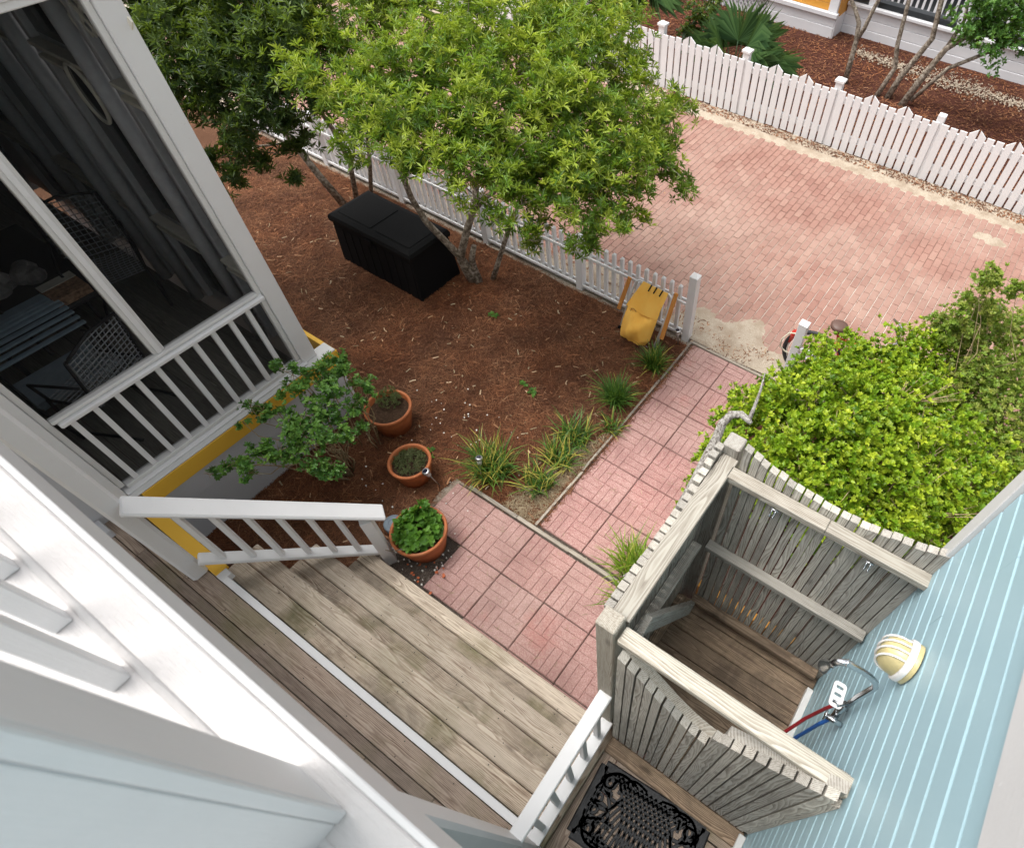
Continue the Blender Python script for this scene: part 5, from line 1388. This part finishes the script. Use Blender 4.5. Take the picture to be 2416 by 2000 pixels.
b = MB(); b.tube([(-.10, 4.88, 1.05), (.0, 4.72, 1.04), (.06, 4.62, 1.02)], .016, 10); b.obj('grip', M['rubber'], bk, True)
b = MB(); b.tube([(-.99, 4.80, .42), (-.96, 4.80, .56), (-.86, 4.8, .66)], [.02, .035, .02], 9); b.obj('mudguard', M['red'], bk, True)

# --- doormat of black rubber scrollwork
dm = thing('doormat', 'black rubber openwork doormat with scroll pattern on the deck', 'doormat', (.05, .285, .722), rotz=math.radians(4))
mw_dm = WM[dm.name]
def dmp(x, y, z=.006): return tuple(mw_dm @ Vector((x, y, z)))
MW_, MH_ = .355, .212
b = MB()
def flat_tube(pts, w):
    w *= 1.95
    """flat rubber ribbon lying on the deck"""
    n = len(pts); V = []; F = []
    for i, (x, y) in enumerate(pts):
        x0, y0 = pts[max(i - 1, 0)]; x1, y1 = pts[min(i + 1, n - 1)]
        d = math.hypot(x1 - x0, y1 - y0) or 1; nx, ny = -(y1 - y0) / d, (x1 - x0) / d
        V += [dmp(x + nx * w, y + ny * w, .001), dmp(x + nx * w * .7, y + ny * w * .7, .010), dmp(x - nx * w * .7, y - ny * w * .7, .010), dmp(x - nx * w, y - ny * w, .001)]
    for i in range(n - 1):
        for k in range(3): F.append((i * 4 + k, i * 4 + k + 1, (i + 1) * 4 + k + 1, (i + 1) * 4 + k))
    b.add(V, F)
for (g, w) in ((0, .016), (-.040, .005)):
    X_, Y_ = MW_ + g - .014, MH_ + g - .014
    for p, q in (((-X_, -Y_), (X_, -Y_)), ((X_, -Y_), (X_, Y_)), ((X_, Y_), (-X_, Y_)), ((-X_, Y_), (-X_, -Y_))): flat_tube([p, ((p[0] + q[0]) / 2, (p[1] + q[1]) / 2), q], w)
b.obj('border', M['rubber'], dm)
b = MB()
def spiral(cx, cy, r, turns, a0, sgn, w=.0065, n=30):
    flat_tube([(cx + r * (1 - .82 * i / n) * math.cos(a0 + sgn * turns * 6.283 * i / n), cy + r * (1 - .82 * i / n) * math.sin(a0 + sgn * turns * 6.283 * i / n)) for i in range(n + 1)], w)
def arc(p, q, bend, w=.006, n=12):
    out = []; dx, dy = q[0] - p[0], q[1] - p[1]
    for i in range(n + 1):
        t = i / n; k = math.sin(math.pi * t) * bend; out.append((p[0] + dx * t - dy * k, p[1] + dy * t + dx * k))
    flat_tube(out, w)
for sx in (-1, 1):
    for sy in (-1, 1):
        a0 = math.atan2(-sy, -sx)
        spiral(sx * .27, sy * .13, .062, 1.6, a0, sx * sy)
        spiral(sx * .27, sy * .13, .050, 1.3, a0 + 2, -sx * sy, .005)
        spiral(sx * .18, sy * .155, .040, 1.4, a0 + 1, sx * sy, .005)
        spiral(sx * .29, sy * .035, .036, 1.4, a0 + 2.5, -sx * sy, .005)
        arc((sx * .33, sy * .19), (sx * .14, sy * .06), .25 * sx * sy); arc((sx * .33, sy * .06), (sx * .12, sy * .19), -.3 * sx * sy)
        arc((sx * .21, sy * .19), (sx * .21, sy * .02), .25 * sx * sy); arc((sx * .33, 0), (sx * .17, sy * .09), .3 * sx * sy)
        arc((sx * .05, sy * .195), (sx * .20, sy * .10), .35 * sx * sy, .005)
for k in range(-5, 6):
    arc((k * .032 - .085, -.19), (k * .032 + .085, .19), .10, .0048); arc((k * .032 + .085, -.19), (k * .032 - .085, .19), -.10, .0048)
b.obj('scrollwork', M['rubber'], dm)
under = bbox('rim_base', dm, dmp(0, 0, .0005), tuple(Vector(dmp(0, 0, .0005)) + Vector((.001, .001, .001))), M['rubber'], 0) if 0 else None

# ------------------------------------------------------------------ far side of the lane
fh = thing('far_house', 'white house base with orange siding and dark railed porch across the lane', 'house', (-3.9, 13.3, 0))
FW = M['far_white']
bbox('wall', fh, (-16, 13.36, .0), (-3.93, 13.55, 3.2), M['far_white'], 0)
for k in range(14):
    z0_ = .425 + k * .115
    bbox('siding_board', fh, (-16, 13.335, z0_), (-4.12, 13.358, z0_ + .112), M['orange_wall'], .004)
bbox('water_table', fh, (-16, 13.25, .345), (-3.90, 13.359, .42), FW, .006)
bbox('skirt_board', fh, (-4.75 - .6, 13.295, .19), (-3.93, 13.355, .342), FW, .005)
bbox('skirt_board', fh, (-4.75 - .6, 13.285, -.02), (-3.925, 13.355, .185), FW, .005)
bbox('corner_board', fh, (-4.115, 13.30, .425), (-3.94, 13.358, 3.2), FW, .004)
bbox('skirt_return', fh, (-3.93, 13.30, -.02), (-3.90, 13.79, .342), FW, .004)
bbox('side_wall', fh, (-3.935, 13.36, .345), (-3.915, 15.4, 3.2), M['orange_wall'], 0)
# lattice under the wall further left
for k in range(46):
    xx = -9.4 + k * .09
    for s_ in (-1, 1):
        board('lattice_strip', fh, (xx - .2 * s_, 13.31 + .008 * s_, .02), (xx + .2 * s_, 13.31 + .008 * s_, .50), .026, .006, FW, up=(0, 1, 0), ch=0)
for k in range(3):
    z_ = -.02 + k * .165
    bbox('skirt_board', fh, (-3.898, 13.75 + .008 * k, z_), (6, 13.80, z_ + .160), FW, .006)
bbox('porch_edge', fh, (-3.898, 13.70, .478), (6, 13.80, .53), FW, .006)
bbox('porch_floor', fh, (-3.898, 13.802, .40), (6, 15.4, .50), M['dark_floor'], 0)
bbox('porch_back', fh, (-3.9, 15.4, .4), (6, 15.5, 3.2), M['iron'], 0)
bbox('porch_roof', fh, (-3.9, 13.6, 3.2), (6, 15.5, 3.3), M['far_white'], 0)
for xp in (-3.45, -1.78, -.1, 1.6, 3.3):
    bbox('porch_post', fh, (xp - .08, 13.81, .50), (xp + .08, 13.96, 3.2), FW, .006)
bbox('rail', fh, (-3.8, 13.86, .60), (6, 13.90, .66), M['dark_floor']); bbox('rail', fh, (-3.8, 13.86, 1.35), (6, 13.92, 1.41), M['dark_floor'])
for k in range(52):
    xx = -3.7 + k * .115
    bbox('baluster', fh, (xx - .02, 13.86, .661), (xx + .02, 13.90, 1.349), M['far_white'], 0)
fy = 11.7
ft = thing('crepe_tree', 'grey mottled multi-stem trees in the far bed, leaves only at the right', 'tree', (-2.2, fy, 0))
tr = MB()
stem([(-2.99, fy, -.02), (-3.0, fy, .35), (-3.01, fy, .68), (-3.06, fy + .03, .92), (-3.18, fy, 1.1), (-3.33, fy, 1.25), (-3.5, fy, 1.9)], .05, .025)
stem([(-3.01, fy, .68), (-2.94, fy, .87), (-2.88, fy, 1.2), (-2.7, fy, 1.8)], .04, .025)
stem([(-2.36, fy - .1, -.02), (-2.28, fy, .30), (-2.24, fy, .46), (-2.33, fy, .78), (-2.36, fy, 1.09), (-2.40, fy, 1.5), (-2.3, fy, 2.1)], .045, .028)
stem([(-2.18, fy - .05, .0), (-2.10, fy, .35), (-2.0, fy, .6), (-1.84, fy, 1.0), (-1.92, fy, 1.5), (-1.8, fy, 2.2)], .055, .035)
stem([(-1.90, fy - .15, -.02), (-1.72, fy, .55), (-1.58, fy, .92), (-1.28, fy, 1.24), (-.9, fy, 1.6)], .06, .03)
stem([(-1.78, fy - .1, .1), (-1.43, fy, .67), (-1.0, fy, 1.0), (-.6, fy, 1.30), (-.3, fy, 1.6)], .035, .02)
stem([(-1.58, fy, .92), (-1.5, fy + .1, 1.3), (-1.6, fy, 1.8)], .035, .02)
tr.obj('trunk', M['bark'], ft, True)
FARC = FARCROWN + [(-.9, 11.7, 1.5, .25), (-.5, 11.8, 1.4, .25), (-.2, 11.6, 1.6, .3), (0, 11.9, 1.8, .35)]
P, A_, Y = foliage(FARC, 120); leaves('crown', P, A_, M['leaf_dark'] if 0 else M['leaf_glossy'], ft, .06, .03, 7, (30, 80), Y * .4)['kind'] = 'stuff'

def palmetto(label, x, y, fronds, h):
    t = thing('palmetto', label, 'palm', (x, y, 0), 'palmettos behind the far fence')
    for (az, el, L, w) in fronds:
        d = Vector((math.cos(az) * math.cos(el), math.sin(az) * math.cos(el), math.sin(el)))
        base = Vector((x, y, h)); hub = base + d * L * .45
        side = d.cross(Vector((0, 0, 1))).normalized(); nrm = side.cross(d).normalized()
        b = MB(); b.tube([tuple(base), tuple(base + d * L * .25 + Vector((0, 0, .02))), tuple(hub)], [.012, .009, .007], 5)
        n = 38; V = []; F = []; tint = []; w = w * .36
        for k in range(n):
            a = (k / (n - 1) - .5) * 2.6; dd = (d * math.cos(a) + side * math.sin(a)).normalized()
            s2 = (side * math.cos(a) - d * math.sin(a)); LL = L * .70 * (1 - .25 * abs(a) / 1.3) * random.uniform(.9, 1.08)
            drop = random.uniform(.02, .16)
            i0 = len(V)
            V += [tuple(hub), tuple(hub + dd * LL * .55 + s2 * w), tuple(hub + dd * LL - Vector((0, 0, drop * LL * 3))), tuple(hub + dd * LL * .55 - s2 * w + nrm * w * .8)]
            F += [(i0, i0 + 1, i0 + 2), (i0, i0 + 2, i0 + 3)]; tint += [random.random()] * 4
        b2 = MB(); b2.add(V, F); b2.tint = [np.array(tint)]
        b.obj('frond_stalk', M['palm'], t, True); b2.obj('frond', M['palm'], t)
F1 = [(math.radians(a), math.radians(e), L, .018) for a, e, L in ((95, 62, 1.15), (140, 48, 1.1), (60, 50, 1.15), (20, 28, 1.15), (175, 30, 1.1), (110, 78, 1.25), (250, 55, .9), (200, 62, 1.0), (330, 50, .95), (45, 70, 1.2), (0, 45, 1.0))]
palmetto('spiky green palmetto just behind the far picket fence, right of the dark shrub', -4.55, 10.3, F1, .12)
F2 = [(math.radians(a), math.radians(e), L, .015) for a, e, L in ((250, 35, 1.1), (290, 30, 1.2), (320, 20, 1.2), (210, 30, 1.1), (0, 35, 1.1), (100, 50, 1.0), (60, 50, 1.0), (170, 45, 1.0))]
palmetto('droopy palmetto hanging over the far fence next to the big tree crown', -6.55, 10.4, F2, .85)
shrub('dark_shrub', 'dark leafy shrub behind the far fence between the two palmettos', [(-5.7, 11.3, .5, .3), (-5.6, 11.6, .9, .3), (-5.8, 11.1, .25, .25), (-5.5, 12.0, 1.1, .25)], M['leaf_dark'], (-5.7, 11.4, 0), 120, .07, .04, 6, (35, 80), inner=False)

# ------------------------------------------------------------------ things on the screened porch
def mesh_chair(label, x, y, rot, h=.45):
    t = thing('wrought_iron_chair', label, 'chair', (x, y, .70), 'wrought iron porch chairs', rot)
    m = WM[t.name]
    def q(a, b_, c): return tuple(m @ Vector((a, b_, c)))
    b = MB()
    for sx in (-1, 1):
        b.tube([q(sx * .24, -.25, 0), q(sx * .25, -.1, .02), q(sx * .26, .2, .015), q(sx * .27, .26, .2), q(sx * .27, .22, h), q(sx * .27, -.2, h), q(sx * .26, -.3, h + .5)], .013, 7)
        b.tube([q(sx * .27, .2, h), q(sx * .29, .2, h + .2), q(sx * .28, -.22, h + .24)], .012, 7)
    b.tube([q(-.26, -.3, h + .5), q(0, -.31, h + .55), q(.26, -.3, h + .5)], .013, 7); b.obj('frame', M['iron'], t, True)
    s_ = MB()
    for i in range(12):
        u_ = -.24 + i * .48 / 11; s_.tube([q(u_, .22, h), q(u_ + .02, 0, h - .02), q(u_, -.22, h)], .005, 4)
        v_ = -.2 + i * .42 / 11; s_.tube([q(-.26, v_, h), q(0, v_, h - .02), q(.26, v_, h)], .005, 4)
    s_.obj('mesh_seat', M['iron_light'], t)
    s_ = MB()
    for i in range(12):
        u_ = -.24 + i * .48 / 11; s_.tube([q(u_, -.21, h + .02), q(u_, -.30, h + .52)], .005, 4)
        z_ = h + .03 + i * .48 / 11; s_.tube([q(-.26, -.21 - .09 * i / 11, z_), q(.26, -.21 - .09 * i / 11, z_)], .005, 4)
    s_.obj('mesh_back', M['iron_light'], t)
M['iron_light'] = mat_simple('greyed_iron_mesh', (.42, .44, .46), .45)
mesh_chair('dark wrought iron mesh chair just inside the porch rail, lower left', -5.15, .42, 2.0)
mesh_chair('dark wrought iron chair deeper in the porch with its back to the windows', -6.35, 1.20, -1.9)
lo = thing('lounge_chair', 'pleated blue-grey folded lounger at the left edge inside the porch', 'chair', (-5.9, .30, .70))
for k in range(12):
    t_ = k / 11; bbox('slat', lo, (-6.40 + t_ * .62, .02, 1.18 + .10 * math.sin(t_ * 3)), (-6.355 + t_ * .62, .70, 1.20 + .10 * math.sin(t_ * 3)), M['ratan_blue'], .006)
bbox('seat_panel', lo, (-5.74, .0, 1.02), (-5.34, .62, 1.06), M['cover'], .015)
b = MB(); b.tube([(-5.33, .02, 1.05), (-5.33, .64, 1.05)], .03, 9); b.obj('bolster', M['cover'], lo, True)
b = MB(); b.tube([(-6.4, .0, 1.15), (-5.3, .0, 1.03), (-5.2, .05, .72)], .013, 7); b.tube([(-6.4, .72, 1.15), (-5.3, .66, 1.03), (-5.2, .62, .72)], .013, 7); b.tube([(-6.4, .36, 1.24), (-5.72, .36, 1.12)], .013, 7); b.obj('frame', M['iron'], lo, True)
cb = thing('cardboard_box', 'printed snack box lying on the cluttered porch table', 'box', (-6.2, .78, 1.2))
bbox('carton', cb, (-6.30, .66, 1.22), (-6.02, .94, 1.30), M['cardboard'], .004); bbox('flap', cb, (-6.30, .66, 1.3005), (-6.20, .94, 1.306), M['sashbar'], 0)
tb = thing('porch_table', 'dark metal table with clutter inside the screened porch', 'table', (-6.9, .6, .70))
bbox('table_top', tb, (-7.5, .1, 1.18), (-6.0, 1.05, 1.215), M['iron'], .01)
for (x_, y_) in ((-7.45, .15), (-6.05, .15), (-7.45, 1.0), (-6.05, 1.0)): bbox('leg', tb, (x_ - .02, y_ - .02, .70), (x_ + .02, y_ + .02, 1.179), M['iron'], .003)
b = MB()
for k in range(9): b.lathe([(.001, .09), (.06, .075), (.10, .02), (.09, -.02)], 9, (-6.62 + random.uniform(-.14, .14), .62 + random.uniform(-.16, .16), 1.235 + random.uniform(0, .05)))
tag(b.obj('plastic_bag', M['bag'], None), 'crumpled pale bag heaped beside the snack box on the porch', 'bag')
